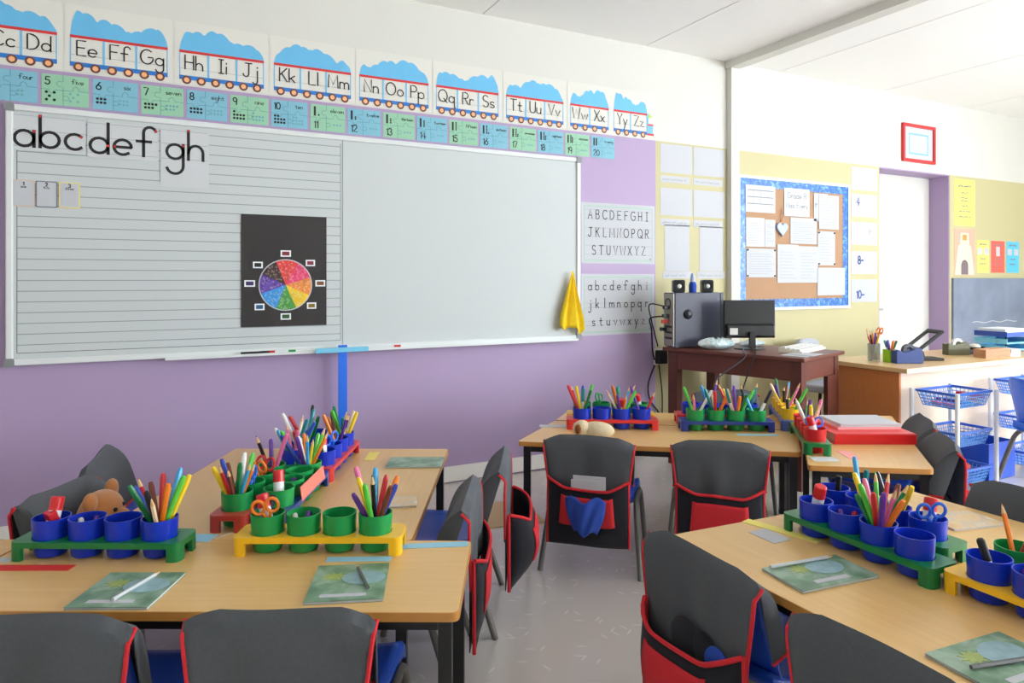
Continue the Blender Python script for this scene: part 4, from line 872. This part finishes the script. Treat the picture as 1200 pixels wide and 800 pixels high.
rack('rack_yellow', 'yellow', 'yellow rack of green cups behind the middle red rack', 2.15, 3.035, -30, [
    (*G_, 'empty end cup of the middle yellow rack', []), (*G_, 'green cup of the middle yellow rack holding scissors', [('S', 'green', 1)]), (*G_, 'green cup of the middle yellow rack holding pens', P('orange', 'pink', 'teal')), (*G_, 'glue cup of the middle yellow rack', [('G', '', 3.5), ('M', '', .5)])])
rack('rack_navy', 'blue', 'navy rack of green cups at the plain red pocket cover', 2.565, 2.612, -30, [
    (*G_, 'marker cup of the middle navy rack', [('M', '', 3)] + P('light green', 'pink', 'white')), (*G_, 'warm pencil cup of the middle navy rack', P('orange', 'brown', 'cream', 'dark green', 'teal', 'red')), (*G_, 'full pencil cup of the middle navy rack', P('light green', 'black', 'purple', 'orange', 'yellow') + F('teal', 'orange', 'dark green')), (*G_, 'cup of the middle navy rack nearest the binder', F('sky blue', 'black'))])
rack('rack_red', 'red', 'red rack of blue cups behind the middle navy rack', 2.66, 2.755, -30, [
    (*B_, 'empty blue cup behind the marker cup', []), (*B_, 'blue cup behind the warm pencil cup', P('sky blue', 'purple')), (*B_, 'blue cup behind the full pencil cup', P('red')), (*B_, 'last blue cup of the hidden red rack', P('black', 'teal'))])
rack('rack_slate', 'slate blue', 'slate blue rack of yellow cups beyond the red binder', 2.985, 2.60, 50, [
    (*Y_, 'marker cup of the slate rack', [('M', '', 1)] + P('light green')), (*Y_, 'second cup of the slate rack', P('yellow', 'pink')), (*Y_, 'pencil cup of the slate rack holding brown pencils', P('brown', 'cream', 'black', 'light green')), (*Y_, 'far cup of the slate rack', F('sky blue', 'dark green', 'purple'))])
rack('rack_green', 'green', 'green rack of red cups beside the red binder', 2.70, 2.215, 48, [
    (*R_, 'glue cup beside the binder holding blue scissors', [('G', '', 2.5), ('S', 'blue', .4)]), (*R_, 'red cup beside the binder holding pale pens', P('cream', 'pink', 'white', 'red') + F('white', 'yellow')), (*R_, 'red cup beside the binder holding a marker', [('M', '', 1)] + P('light green', 'purple')), (*R_, 'last red cup of the binder rack', [])])
rack('rack_green', 'green', 'long green rack on the desk of the stuffed cover', 1.752, 1.262, -91, [
    (*B_, 'glue cup of the long green rack', [('G', '', 4.4), ('M', '', 5.8)]), (*B_, 'crayon cup of the long green rack', [('C',)]), (*B_, 'crowded pencil cup of the long green rack', P('pink', 'orange', 'dark green', 'brown', 'red', 'light green', 'blue') + F('pink', 'yellow', 'dark green', 'light green', 'red', 'purple')), (*B_, 'empty blue cup of the long green rack', [])])
rack('rack_green', 'green', 'second green rack behind the long green rack', 1.912, 1.325, -91, [
    (*B_, 'marker cup of the second green rack', [('M', '', 4.0)]), (*B_, 'blue cup of the second green rack with sky pens', F('sky blue', 'teal')), (*B_, 'crayon cup of the second green rack', [('C',)] + P('yellow', 'black')), (*B_, 'scissor and glue cup of the second green rack', [('S', 'blue', 3.6), ('G', '', .2)])])
rack('rack_yellow', 'yellow', 'yellow rack beside the pale booklet', 1.768, .786, -91, [
    (*B_, 'marker cup of the yellow rack by the pale booklet', [('M', '', 2.2)]), (*B_, 'crayon cup of the yellow rack by the pale booklet', [('C',)]), (*B_, 'third cup of the yellow rack by the pale booklet', P('blue', 'red')), (*B_, 'last cup of the yellow rack by the pale booklet', [])])
rack('rack_yellow', 'yellow', 'yellow rack of green cups behind the pale booklet rack', 1.895, .79, -91, [
    (*G_, 'green cup by the desk seam holding orange pencils', P('orange', 'red')), (*G_, 'second green cup by the desk seam', P('blue')), (*G_, 'third green cup by the desk seam', []), (*G_, 'fourth green cup by the desk seam', [])])

# ------------------------------------------------------------------ booklets, strips and papers on the desks
def booklet(name, label, pts, m='book_green', th=.007, z=TOP, group='booklets on the desks'):
    cx = sum(p[0] for p in pts) / 4; cy = sum(p[1] for p in pts) / 4; e = Vector(pts[1]) - Vector(pts[0]); f = Vector(pts[3]) - Vector(pts[0]); w, h = (e.length + (Vector(pts[2]) - Vector(pts[3])).length) / 2, (f.length + (Vector(pts[2]) - Vector(pts[1])).length) / 2
    t = thing(name, label, 'booklet', (cx, cy, z), math.atan2(e.y, e.x), group)
    obj('pages', MB().box(-w / 2 + .001, -h / 2 + .001, .001, w / 2 - .0015, h / 2 - .001, th - .001), 'paper', t)
    for zz in (.0002, th - .0009): cv = obj('book_cover', MB().box(-w / 2, -h / 2, zz, w / 2, h / 2, zz + .0008), m, t)
    return t, w, h, th
def decorate(t, w, h, th, flip=1):
    s = flip
    obj('globe_print', MB().lathe([(.0, th + .0009), (.05, th + .0008), (.05, th)], 20).xform(Matrix.Translation((.035 * s, .02 * s, 0)) @ Matrix.Diagonal((1.1, .8, 1, 1))), 'globe_blue', t); obj('leaf_print', MB().prism([(-.04 * s + (.034 if k % 2 else .02) * cos(k * pi / 9), .03 * s + (.026 if k % 2 else .015) * sin(k * pi / 9)) for k in range(18)], th, th + .0008), 'leaf_yellow', t); obj('title_print', MB().box(-.06, -h / 2 + .02, th, .05, -h / 2 + .036, th + .0008), 'paper', t)
M('globe_blue', (146, 180, 188), .4, var=.3, scale=40); M('leaf_yellow', (160, 178, 96), .4, var=.35, scale=60)
def lay_pencil(name, label, a, b, z, m, r=.0048):
    v = Vector((b[0] - a[0], b[1] - a[1], 0)); o = thing(name, label, 'pencil', (a[0], a[1], z + r), math.atan2(v.y, v.x), 'pencils on the booklets'); L = v.length
    obj('barrel', MB().tube([(0, 0, 0), (L - .018, 0, 0)], r, 6), m, o); obj('tip', MB().tube([(L - .018, 0, 0), (L, 0, 0)], [r, .0008], 6), 'wood_raw', o)
M('pencil_silver', (206, 210, 214), .35); M('pencil_grey', (96, 100, 100), .4)
booklet_specs = [
 ('green booklet with a white pencil on it', [(-.206, 1.888), (-.03, 1.80), (.05, 1.968), (-.118, 2.062)], 'book_green', ((-.105, 1.868), (-.005, 1.99)), 'pencil_silver'),
 ('green booklet with a short dark pencil across it', [(.287, 1.662), (.469, 1.592), (.541, 1.782), (.380, 1.856)], 'book_green', ((.449, 1.655), (.458, 1.798)), 'pencil_grey'),
 ('grey-green booklet with a silver pencil along its edge', [(1.398, 1.162), (1.645, 1.135), (1.662, 1.283), (1.405, 1.300)], 'book_green', ((1.425, 1.29), (1.63, 1.262)), 'pencil_silver'),
 ('pale booklet with a dark pencil, at the desk corner of the yellow rack', [(1.372, .70), (1.60, .68), (1.615, .84), (1.385, .855)], 'book_green', ((1.405, .778), (1.575, .735)), 'pencil_grey'),
 ('tan booklet in front of the plain grey cover', [(2.15, 1.24), (2.345, 1.192), (2.375, 1.325), (2.185, 1.37)], 'book_tan', ((2.13, 1.315), (2.235, 1.35)), 'pencil_grey')]
for lb, pts, m, pc, pm in booklet_specs:
    t, w, h, th = booklet('booklet', lb, pts, m)
    if m == 'book_green': decorate(t, w, h, th)
    lay_pencil('pencil', ('white' if pm == 'pencil_silver' and 'white' in lb else 'silver' if pm == 'pencil_silver' else 'dark') + ' pencil lying on the ' + lb.split(' with')[0].split(' in front')[0] + (' by the wide desk edge' if 'short' in lb else ''), pc[0], pc[1], TOP + .0078, pm)
booklet('booklet', 'green booklet near the far end of the paired desks', [(.80, 2.715), (1.005, 2.612), (1.082, 2.735), (.88, 2.845)])
booklet('booklet', 'tan booklet behind the pens of the yellow rack', [(.585, 2.262), (.765, 2.195), (.798, 2.295), (.63, 2.357)], 'book_tan')
def strip_on(label, pts, m, z=TOP, cat='name strip', curl=0):
    o = obj('name_strip', MB().prism([(x, y) for x, y in pts], .0004, .0016), m); o.location = (0, 0, z); return tag(o, label, cat, 'name strips on the desks')
def band(a, b, w):
    a, b = Vector(a), Vector(b); d = (b - a).normalized(); n = Vector((-d.y, d.x)) * w / 2; return [tuple(a - n), tuple(b - n), tuple(b + n), tuple(a + n)]
strip_on('red name strip in front of the teddy rack', band((-.47, 2.285), (-.215, 2.155), .035), 'strip_red')
strip_on('pale blue name strip at the corner of the wide desk', band((.60, 1.90), (.79, 1.825), .035), 'strip_blue')
strip_on('blue name strip under the pens of the yellow rack', band((.40, 1.90), (.56, 1.825), .03), 'strip_blue')
strip_on('yellow name strip at the end of the long green rack', band((1.655, 1.60), (1.715, 1.37), .04), 'strip_yellow')
strip_on('yellow name strip by the red wall-side rack', band((.78, 2.86), (.84, 2.98), .045), 'strip_yellow')
strip_on('pink name strip in front of the red binder', band((2.71, 2.05), (2.64, 1.93), .05), 'strip_pink')
strip_on('pale paper slips before the binder rack', band((2.47, 2.015), (2.565, 1.965), .07), 'paper_blue_white', cat='paper')
strip_on('white card lying behind the long green rack', band((1.62, 1.52), (1.62, 1.42), .07), 'paper', cat='paper')
strip_on('white paper beyond the red name strip', band((-.47, 2.345), (-.37, 2.29), .03), 'paper', cat='paper')
strip_on('pale card at the far desk of the red rack', band((1.76, 3.12), (1.90, 3.045), .06), 'paper', cat='paper')
strip_on('pale printed slip between the teddy rack and the brick rack', band((.03, 2.27), (.135, 2.21), .06), 'strip_blue', cat='paper')
strip_on('tan slip beside the brick rack', band((.135, 2.20), (.19, 2.24), .012), 'book_tan', cat='paper')
strip_on('printed paper between the navy rack and the slate rack', band((2.80, 2.56), (2.93, 2.47), .09), 'book_tan', cat='paper')
strip_on('pale strip along the front of the middle navy rack', band((2.53, 2.50), (2.70, 2.40), .035), 'strip_blue')
ls = obj('name_strip', MB().box(-.13, -.001, 0, .13, .001, .045), 'strip_salmon'); ls.location = (.462, 2.392, TOP + .052); ls.rotation_euler = (R(-8), 0, R(62.5)); tag(ls, 'salmon name strip leaning along the navy rack', 'name strip')
# binder with papers
bd_ = thing('binder', 'red ring binder lying under white papers', 'binder', (3.025, 2.19, TOP), R(-28)); 
obj('binder_cover', MB().box(-.19, -.15, 0, .19, .15, .004).box(-.19, -.15, .046, .19, .15, .05).box(-.19, -.15, .004, .19, -.146, .046), 'plastic_red', bd_, bevel=.002); obj('pages', MB().box(-.18, -.14, .0045, .185, .145, .0455), 'paper', bd_)
pq = thing('paper_pile', 'pile of white papers on the red binder', 'papers', (3.06, 2.225, TOP + .0505), R(-26)); obj('lower_sheets', MB().box(-.155, -.11, 0, .15, .11, .012), 'strip_pink', pq); obj('upper_sheets', MB().box(-.14, -.105, .0122, .155, .115, .026), 'paper', pq)

# ------------------------------------------------------------------ soft toys
td_ = thing('teddy_bear', 'brown teddy bear sitting on the chair behind the green rack', 'teddy bear', (-.182, 2.640, .295), R(-108)); tm = 'teddy'
obj('body', MB().ball((0, .012, .115), (.08, .042, .08), 18), tm, td_, smooth=True)
hd = obj('head', MB().ball((0, .0, .225), (.098, .066, .078), 20), tm, td_, smooth=True)
for s in (-1, 1): obj('ear', MB().ball((s * .082, .0, .285), (.034, .02, .034), 12), tm, hd, smooth=True); obj('arm', MB().ball((s * .09, .01, .12), (.026, .035, .055), 12), tm, td_, smooth=True); obj('paw', MB().ball((s * .055, .05, .066), (.03, .04, .026), 12), tm, td_, smooth=True)
mz = obj('muzzle', MB().ball((.02, .066, .215), (.042, .03, .034), 14), tm, hd, smooth=True); obj('nose', MB().ball((.02, .096, .225), (.012, .006, .008), 8), 'ink', mz if False else hd)
for s in (-1, 1): obj('eye', MB().ball((s * .03 + .01, .06, .25), .007, 8), 'ink', hd)
ps = thing('plush_dog', 'cream plush toy lying on the desk behind the paper-filled cover', 'soft toy', (1.86, 2.74, TOP + .001), R(-38)); obj('body', MB().ball((0, 0, .042), (.085, .05, .042), 14), 'plush_cream', ps, smooth=True); hd = obj('head', MB().ball((-.07, -.01, .05), (.045, .042, .04), 12), 'plush_cream', ps, smooth=True)
for s in (-1, 1): obj('ear', MB().ball((-.085, s * .04 - .01, .055), (.016, .012, .024), 8), 'teddy_dark', hd, smooth=True)

# ------------------------------------------------------------------ computer on its table
PX, PY, PA = 3.165, 3.70, R(-10)
def on_pc(a, b): return PX + a * cos(PA) - b * sin(PA), PY + a * sin(PA) + b * cos(PA)
pc = thing('computer_tower', 'dark computer tower standing side-on at the wall end of the brown table', 'computer', (PX, PY, Ht), PA)
obj('case', MB().box(.0, .0, .006, .36, .15, .385), 'pc_dark', pc, bevel=.004); obj('rear_panel', MB().box(-.008, .008, .012, -.0005, .142, .378), 'metal_silver', pc); obj('front_bezel', MB().box(.3605, .0, .006, .39, .15, .385), 'pc_black', pc, bevel=.004)
obj('side_knob', MB().ball((.10, -.002, .235), (.034, .02, .034), 14), 'pc_black', pc, smooth=True)
obj('vent', MB().lathe([(.03, 0), (.036, 0), (.036, .004), (.03, .004)], 16).xform(Matrix.Translation((-.009, .08, .31)) @ Matrix.Rotation(R(-90), 4, 'Y')), 'pc_black', pc)
for z_ in (.06, .1, .14): obj('rear_slot', MB().box(-.012, .03, z_, -.0082, .12, z_ + .014), 'pc_black', pc)
for z_, y_, m_ in ((.21, .06, 'pc_black'), (.17, .07, 'poster_red'), (.115, .09, 'pc_black'), (.27, .05, 'pc_black')): obj('plug', MB().box(-.055, y_, z_, -.0125, y_ + .03, z_ + .025), m_, pc, bevel=.003)
for f in ((.03, .03), (.35, .03), (.03, .12), (.35, .12)): obj('foot', MB().box(f[0] - .012, f[1] - .012, 0, f[0] + .012, f[1] + .012, .0058), 'pc_black', pc)
for a, lb in ((.02, 'small black speaker on the tower, nearest the purple wall'), (.25, 'small black speaker on the tower, nearest the notice board')):
    s_ = thing('speaker', lb, 'speaker', (*on_pc(a + .05, .075), Ht + .3855), R(-30), 'computer speakers')
    obj('cabinet', MB().prism_y(rrect(-.042, 0, .042, .09, .014), -.035, .035), 'pc_black', s_, bevel=.004); cn = obj('cone', MB().lathe([(0, 0), (.018, .0), (.03, .006), (.033, .006)], 18).xform(Matrix.Translation((0, -.0355, .045)) @ Matrix.Rotation(R(90), 4, 'X')), 'screen_black', s_, smooth=True); obj('dust_cap', MB().ball((0, -.038, .045), (.015, .006, .015), 12), 'mesh_white', cn, smooth=True)
vb = thing('spray_bottle', 'slim white and blue bottle on the tower between the speakers', 'bottle', (*on_pc(.185, .075), Ht + .3855)); obj('bottle_body', MB().lathe([(0, 0), (.026, 0), (.028, .05), (.02, .075)], 14), 'cloth_blue', vb, smooth=True); obj('bottle_neck', MB().lathe([(.02, .075), (.016, .11), (.01, .135), (0, .138)], 14), 'lilac', vb, smooth=True)
mo = thing('monitor', 'black computer monitor seen from behind on the brown table', 'monitor', (3.59, 3.43, Ht + .001), R(-24))
obj('housing', MB().box(-.18, .0, .075, .18, .022, .335), 'screen_black', mo, bevel=.006); obj('back_bulge', MB().prism_x([(-.028, .09), (-.0005, .078), (-.0005, .175), (-.022, .16)], -.165, .165), 'screen_black', mo, bevel=.004); obj('label_plate', MB().box(-.15, -.0305, .10, -.095, -.0265, .145), 'mesh_white', mo)
obj('stand', MB().prism_y([(-.022, .008), (.022, .008), (.018, .12), (-.018, .12)], -.05, -.0305), 'screen_black', mo); obj('base', MB().lathe([(0, 0), (.11, 0), (.105, .008), (0, .01)], 24).xform(Matrix.Diagonal((1, .75, 1, 1))), 'screen_black', mo, smooth=True)
kb = thing('keyboard', 'cream keyboard on the computer table', 'keyboard', (*on_ct(.80, .46), Ht), R(20)); obj('tray', MB().prism_x([(-.075, 0), (.075, 0), (.075, .03), (-.075, .014)], -.22, .22), 'key_cream', kb)
for r_ in range(4):
    km = MB()
    for c in range(14): km.box(-.21 + .03 * c, -.06 + .032 * r_, .0155 + .0035 * r_ , -.184 + .03 * c, -.034 + .032 * r_, .026 + .0035 * r_)
    o = obj('key_row', km, 'mesh_white', kb); o['kind'] = 'stuff'
def bagfn(u, v): a = 2 * pi * u; r = (1 - .18 * sin(5 * a + 3 * v) * .4) * sin(pi * (.06 + .9 * v)) ** .6; return (.16 * r * cos(a), .085 * r * sin(a), .075 * v + .006 * sin(7 * a) * v)
bg_ = obj('plastic_bag', MB().grid(bagfn, 32, 10, closed_u=True), 'bag_print', smooth=True); bg_.location = (*on_ct(.36, .14 if False else .125), Ht + .001); bg_.location = (3.385, 3.53, Ht + .001); bg_.rotation_euler = (0, 0, R(-16)); bg_.scale = (.82, .8, 1); tag(bg_, 'crumpled patterned plastic bag in front of the computer tower', 'bag')
b2 = obj('plastic_bag', MB().grid(bagfn, 32, 10, closed_u=True), 'bag_print', smooth=True); b2.scale = (.7, .7, .6); b2.location = (3.73, 3.55, Ht + .001); tag(b2, 'small plastic bag behind the monitor stand', 'bag')
pz = obj('loose_papers', MB().box(-.11, -.08, 0, .11, .08, .003).box(-.05, -.1, .0031, .12, .05, .006), 'paper'); pz.location = (*on_ct(.90, .17), Ht + .0005); pz.rotation_euler = (0, 0, R(20)); tag(pz, 'loose papers by the keyboard on the brown table', 'papers')
def cable(label, pts, r, m='ink'):
    P_ = [Vector(p) for p in pts]; o_ = []
    for i in range(len(P_) - 1):
        p0, p1, p2, p3 = P_[max(0, i - 1)], P_[i], P_[i + 1], P_[min(len(P_) - 1, i + 2)]
        for k in range(8):
            t = k / 8; o_.append(.5 * ((2 * p1) + (p2 - p0) * t + (2 * p0 - 5 * p1 + 4 * p2 - p3) * t * t + (3 * p1 - p0 - 3 * p2 + p3) * t ** 3))
    return tag(obj('cable', MB().tube(o_ + [P_[-1]], r, 6), m, smooth=True), label, 'cable', 'computer cables')
WY = D - .02
cable('black cable looping from the tower down the wall', [(3.12, 3.78, 1.04), (3.09, 3.88, 1.02), (3.20, WY - .04, .93), (3.24, WY, .78), (3.26, WY, .70)], .006)
cable('thin black cable running from tower top to wall socket', [(3.12, 3.76, 1.11), (3.07, 3.86, 1.12), (3.19, WY - .05, 1.0), (3.29, WY, .80)], .005)
cable('black cable hanging from the upper socket along the wall', [(3.26, WY, .66), (3.2, WY, .52), (3.22, WY, .40), (3.30, WY, .30), (3.325, WY, .2)], .006)
cable('second black cable beside the table leg', [(3.30, WY, .66), (3.33, WY, .45), (3.33, WY, .25)], .005)
x_, y_ = on_ct(.62, -.015); cable('grey cable drooping over the table front', [(3.50, 3.40, Ht + .008), (*on_ct(.60, .02), Ht + .006), (x_, y_, Ht - .03), (*on_ct(.42, -.02), .62), (*on_ct(.44, -.02), .48), (*on_ct(.3, -.02), .36), (*on_ct(.2, -.02), .28)], .005, 'line_dark')
cable('black cable falling from the monitor', [(3.54, 3.36, Ht + .01), (*on_ct(.68, .03), Ht + .006), (*on_ct(.68, -.016), Ht - .03), (*on_ct(.60, -.02), .55), (*on_ct(.55, -.02), .4), (*on_ct(.4, .0), .2)], .005)
for z_, lb in ((.70, 'upper'), (.16, 'lower')):
    s_ = thing('wall_socket', lb + ' black power adapter on the wall beside the computer table', 'socket', (3.31, D, z_)); obj('adapter', MB().box(-.04, -.06, -.03, .04, -.011, .07), 'ink', s_, bevel=.006); obj('plate', MB().box(-.045, -.01, -.04, .045, -.001, .08), 'skirting', s_)

# ------------------------------------------------------------------ things on the teacher desk
jr = thing('pencil_jar', 'glass jar crammed with pencils on the teacher desk', 'jar', (4.43, 3.10, hz), 0); obj('jar_wall', MB().lathe([(0, .002), (.038, .002), (.04, .01), (.04, .12), (.037, .12), (.037, .01), (0, .008)], 20), 'glass_jar', jr, smooth=True)
gc = thing('pencil_pot', 'lime green square pot on the teacher desk', 'pot', (4.465, 3.0, hz), R(-20)); obj('pot_wall', MB().ring_y(rrect(-.035, -.035, .035, .035, .005), rrect(-.031, -.031, .031, .031, .005), .003, .085).xform(Matrix.Rotation(R(90), 4, 'X')), 'lime', gc); obj('pot_floor', MB().box(-.031, -.031, .0005, .031, .031, .003), 'lime', gc)
for i, c in enumerate(('brown', 'orange', 'cream', 'red', 'black', 'purple', 'yellow', 'white')): a = i * .8; pen_at('pencil', c, (4.43 - .018 * cos(a), 3.10 - .018 * sin(a), hz + .012), (.045 * cos(a), .045 * sin(a), .13), .19 + .02 * (i % 3), c + ' pencil in the glass jar on the teacher desk', 'pencils in the glass jar')
for i, c in enumerate(('pink', 'blue', 'teal', 'purple', 'orange', 'dark green')): a = i * 1.05; pen_at('felt', c, (4.465 - .01 * cos(a), 3.0 - .01 * sin(a), hz + .012), (.035 * cos(a), .035 * sin(a), .1), .145, c + ' felt pen in the lime pot', 'pens in the lime pot')
scissors((4.445, 3.09, hz + .1), (.2, -.1, 1), 'orange-handled scissors in the glass jar', 'pen_orange')
def dispenser(label, x, y, rz, m, s=1, mt='tape_white'):
    t = thing('tape_dispenser', label, 'tape dispenser', (x, y, hz), R(rz)); t.scale = (s, s, s)
    prof = [(-.085, 0), (.085, 0), (.09, .03), (.08, .085), (.06, .096), (.035, .09), (-.005, .075), (-.04, .07), (-.07, .085), (-.085, .08)]
    obj('dispenser_body', MB().prism_y(prof, -.03, .03), m, t, bevel=.004); rl_ = MB(); rl_.lathe([(.022, -.012), (.04, -.012), (.04, .012), (.022, .012), (.022, -.012)], 24); rl_.xform(Matrix.Translation((.008, 0, .078)) @ Matrix.Rotation(R(90), 4, 'X')); obj('tape_roll', rl_, mt, t, smooth=True)
    obj('cutter', MB().box(-.09, -.012, .079, -.08, .012, .084), 'metal_silver', t)
M('tape_white', (226, 226, 222), .4)
dispenser('navy blue tape dispenser at the corner of the teacher desk', 4.50, 2.905, -24, 'tape_navy', 1.1, 'pc_dark'); dispenser('olive tape dispenser with white roll beside the copper folders', 5.33, 3.06, -20, 'olive', 1.05)
st = thing('document_stand', 'black angled stand beside the navy tape dispenser', 'stand', (4.78, 2.98, hz), R(-27)); obj('stand_base', MB().box(-.09, -.07, 0, .12, .07, .018), 'ink', st, bevel=.005); obj('stand_arm', MB().prism_y([(-.07, .018), (.01, .018), (.0, .06), (-.03, .085), (-.075, .09)], -.03, .03), 'ink', st, bevel=.004)
pa = obj('stand_frame', MB().ring_y([(-.11, -.09), (.11, -.09), (.11, .09), (-.11, .09)], [(-.085, -.065), (.085, -.065), (.085, .065), (-.085, .065)], -.008, .008), 'ink', st); pa.location = (.015, 0, .14); pa.rotation_euler = (R(90), R(-38), 0)
for i, (x, dx) in enumerate(((5.30, 0), (5.44, .004))):
    t = thing('folder_stack', ('copper folder stack next to the olive dispenser', 'copper folder stack beside the white papers')[i], 'folders', (x + .04, 2.85 + dx, hz), R(-12), 'copper folders')
    for k in range(5): obj('folder', MB().box(-.066, -.05, .0125 * k, .066, .05, .0125 * k + .0115), 'copper_paper', t)
wp = obj('paper_ream', MB().box(-.05, -.05, 0, .06, .055, .028).box(-.045, -.055, .0282, .05, .05, .056), 'paper'); wp.location = (5.60, 2.84, hz); wp.rotation_euler = (0, 0, R(-8)); tag(wp, 'pile of white papers beside the copper folders', 'papers')
lt = thing('letter_tray', 'stacked blue letter tray on the teacher desk by the chalkboard', 'letter tray', (5.98, 3.08, hz), R(0))
for k, m in enumerate(('tray_sky', 'tray_sky', 'tray_blue')):
    z_ = .01 + .055 * k
    mb = MB().box(-.16, -.12, z_, .16, .12, z_ + .004).box(-.16, -.12, z_ + .004, -.155, .12, z_ + .04).box(.155, -.12, z_ + .004, .16, .12, z_ + .04).box(-.155, .115, z_ + .004, .155, .12, z_ + .04).box(-.155, -.12, z_ + .004, .155, -.116, z_ + (.034 if k == 2 else .012)); obj('tray', mb, m, lt)
for sx in (-1, 1): obj('riser', MB().box(sx * .15 - .004, -.115, 0, sx * .15 + .004, -.105, .12), 'pc_black', lt)
tp_ = obj('paper_ream', MB().box(-.14, -.1, 0, .15, .105, .055), 'tray_white'); tp_.location = (5.98, 3.08, hz + .1245); tag(tp_, 'thick white papers in the top of the letter tray', 'papers')
sd = thing('stamp_tray', 'small black dish beside the letter tray', 'dish', (5.72, 3.14, hz + .001), 0); obj('dish', MB().lathe([(0, .0), (.05, 0), (.075, .035), (.07, .035), (.045, .006), (0, .006)], 20), 'ink', sd, smooth=True); obj('sponge', MB().ball((0, 0, .035), (.045, .04, .025), 10), 'key_cream', sd, smooth=True)
sb = obj('stapler', MB().prism_y([(-.08, 0), (.08, 0), (.08, .01), (.07, .028), (-.07, .034), (-.08, .03)], -.016, .016), 'pc_dark', bevel=.003); sb.location = (5.52, 3.02, hz); sb.rotation_euler = (0, 0, R(-10)); tag(sb, 'dark stapler behind the copper folders', 'stapler')

# ------------------------------------------------------------------ basket trolleys
def basket(parent, x0, y0, x1, y1, zb, zt, tap=.03):
    b = bpy.data.objects.new('basket', None); COL.objects.link(b); b.parent = parent
    obj('rim', MB().ring_y([(x0, y0), (x1, y0), (x1, y1), (x0, y1)], [(x0 + .014, y0 + .014), (x1 - .014, y0 + .014), (x1 - .014, y1 - .014), (x0 + .014, y1 - .014)], -zt - .0, -zt + .014).xform(Matrix.Rotation(R(-90), 4, 'X') @ Matrix.Diagonal((1, 1, -1, 1))), 'rim_blue', b)
    lo = [(x0 + tap, y0 + tap), (x1 - tap, y0 + tap), (x1 - tap, y1 - tap), (x0 + tap, y1 - tap)]; hi = [(x0 + .008, y0 + .008), (x1 - .008, y0 + .008), (x1 - .008, y1 - .008), (x0 + .008, y1 - .008)]
    for i in range(4):
        l0, l1, h0, h1 = (Vector((*p, zb)) for p in (lo[i], lo[(i + 1) % 4], hi[i], hi[(i + 1) % 4])); h0.z = h1.z = zt - .014
        n = int((l1 - l0).length / .02); mb = MB()
        for k in range(n + 1): mb.tube([l0.lerp(l1, k / n), h0.lerp(h1, k / n)], .0028, 4, cap=False)
        for k in range(5): mb.tube([l0.lerp(h0, k / 4), l1.lerp(h1, k / 4)], .003, 4, cap=False)
        o = obj('lattice_side', mb, 'basket_blue', b); o['kind'] = 'stuff'
    obj('basket_floor', MB().box(x0 + tap, y0 + tap, zb - .003, x1 - tap, y1 - tap, zb), 'basket_blue', b)
    return b
def trolley(label, x0, y0, x1, y1, zs):
    cx, cy = (x0 + x1) / 2, (y0 + y1) / 2; t = thing('basket_trolley', label, 'trolley', (cx, cy, 0), 0, 'basket trolleys'); w, d = (x1 - x0) / 2, (y1 - y0) / 2
    for sx in (-1, 1):
        for sy in (-1, 1): obj('post', MB().tube([(sx * (w + .006), sy * (d + .006), 0), (sx * (w + .006), sy * (d + .006), zs[-1][1] + .004)], .0125, 10), 'post_white', t, smooth=True)
    for zb, zt in zs: basket(t, -w + .008, -d + .008, w - .008, d - .008, zb, zt)
    return t
trolley('three-tier blue basket trolley with white posts, full of oddments', 4.19, 2.40, 4.585, 2.665, ((.055, .15), (.285, .38), (.52, .615)))
trolley('blue basket trolley half hidden behind the bare blue chair', 5.10, 2.42, 5.50, 2.69, ((.055, .15), (.285, .38), (.52, .615)))
rnd = random.Random(3)
for k in range(24):
    c = ('pink', 'purple', 'white', 'sky blue', 'orange', 'red')[k % 6]; o = obj('toy_block', MB().box(-.018, -.012, -.01, .018, .012, .01), 'pen_' + c, bevel=.002)
    o.location = (4.25 + .055 * (k % 6) + rnd.uniform(-.008, .008), 2.455 + .04 * (k // 6), .538 + .018 * (k % 3)); o.rotation_euler = (0, 0, rnd.uniform(0, 3)); tag(o, '%s toy block in the top trolley basket' % c, 'toy block', 'toy blocks in the trolley')
def tub(label, x, y, z, r, h, m, lid):
    t = thing('plastic_tub', label, 'tub', (x, y, z), 0, 'tubs in the trolley'); obj('tub_wall', MB().lathe([(0, .001), (r * .8, .001), (r, h), (0, h)], 20), m, t, smooth=True); obj('lid', MB().lathe([(r * 1.05, h), (r * 1.06, h + .014), (r * .95, h + .018), (0, h + .018)], 20), lid, t, smooth=True)
tub('pink-lidded tub in the lowest trolley basket', 4.395, 2.515, .056, .066, .085, 'tin_pink', 'poster_red'); tub('green-lidded tub in the lowest trolley basket', 4.497, 2.585, .056, .036, .05, 'tray_white', 'plastic_green'); tub('white tub with green lid by the trolley post', 4.279, 2.565, .056, .042, .11, 'post_white', 'plastic_green')
cr = thing('storage_crate', 'dark blue crate on the floor between the trolleys', 'crate', (4.86, 2.60, 0), 0); obj('crate_wall', MB().ring_y([(-.15, -.1), (.15, -.1), (.15, .1), (-.15, .1)], [(-.14, -.09), (.14, -.09), (.14, .09), (-.14, .09)], -.24, -.004).xform(Matrix.Rotation(R(-90), 4, 'X') @ Matrix.Diagonal((1, 1, -1, 1))), 'shell_blue', cr); obj('crate_floor', MB().box(-.14, -.09, 0, .14, .09, .0038), 'shell_blue', cr)
mt_ = obj('floor_mat', MB().prism([(1.52, 3.22), (1.82, 3.16), (1.84, 3.27), (1.80, 3.55), (1.56, 3.62)], .001, .008), 'card_brown', bevel=.002); tag(mt_, 'tan cardboard sheet lying on the floor by the purple wall', 'mat')
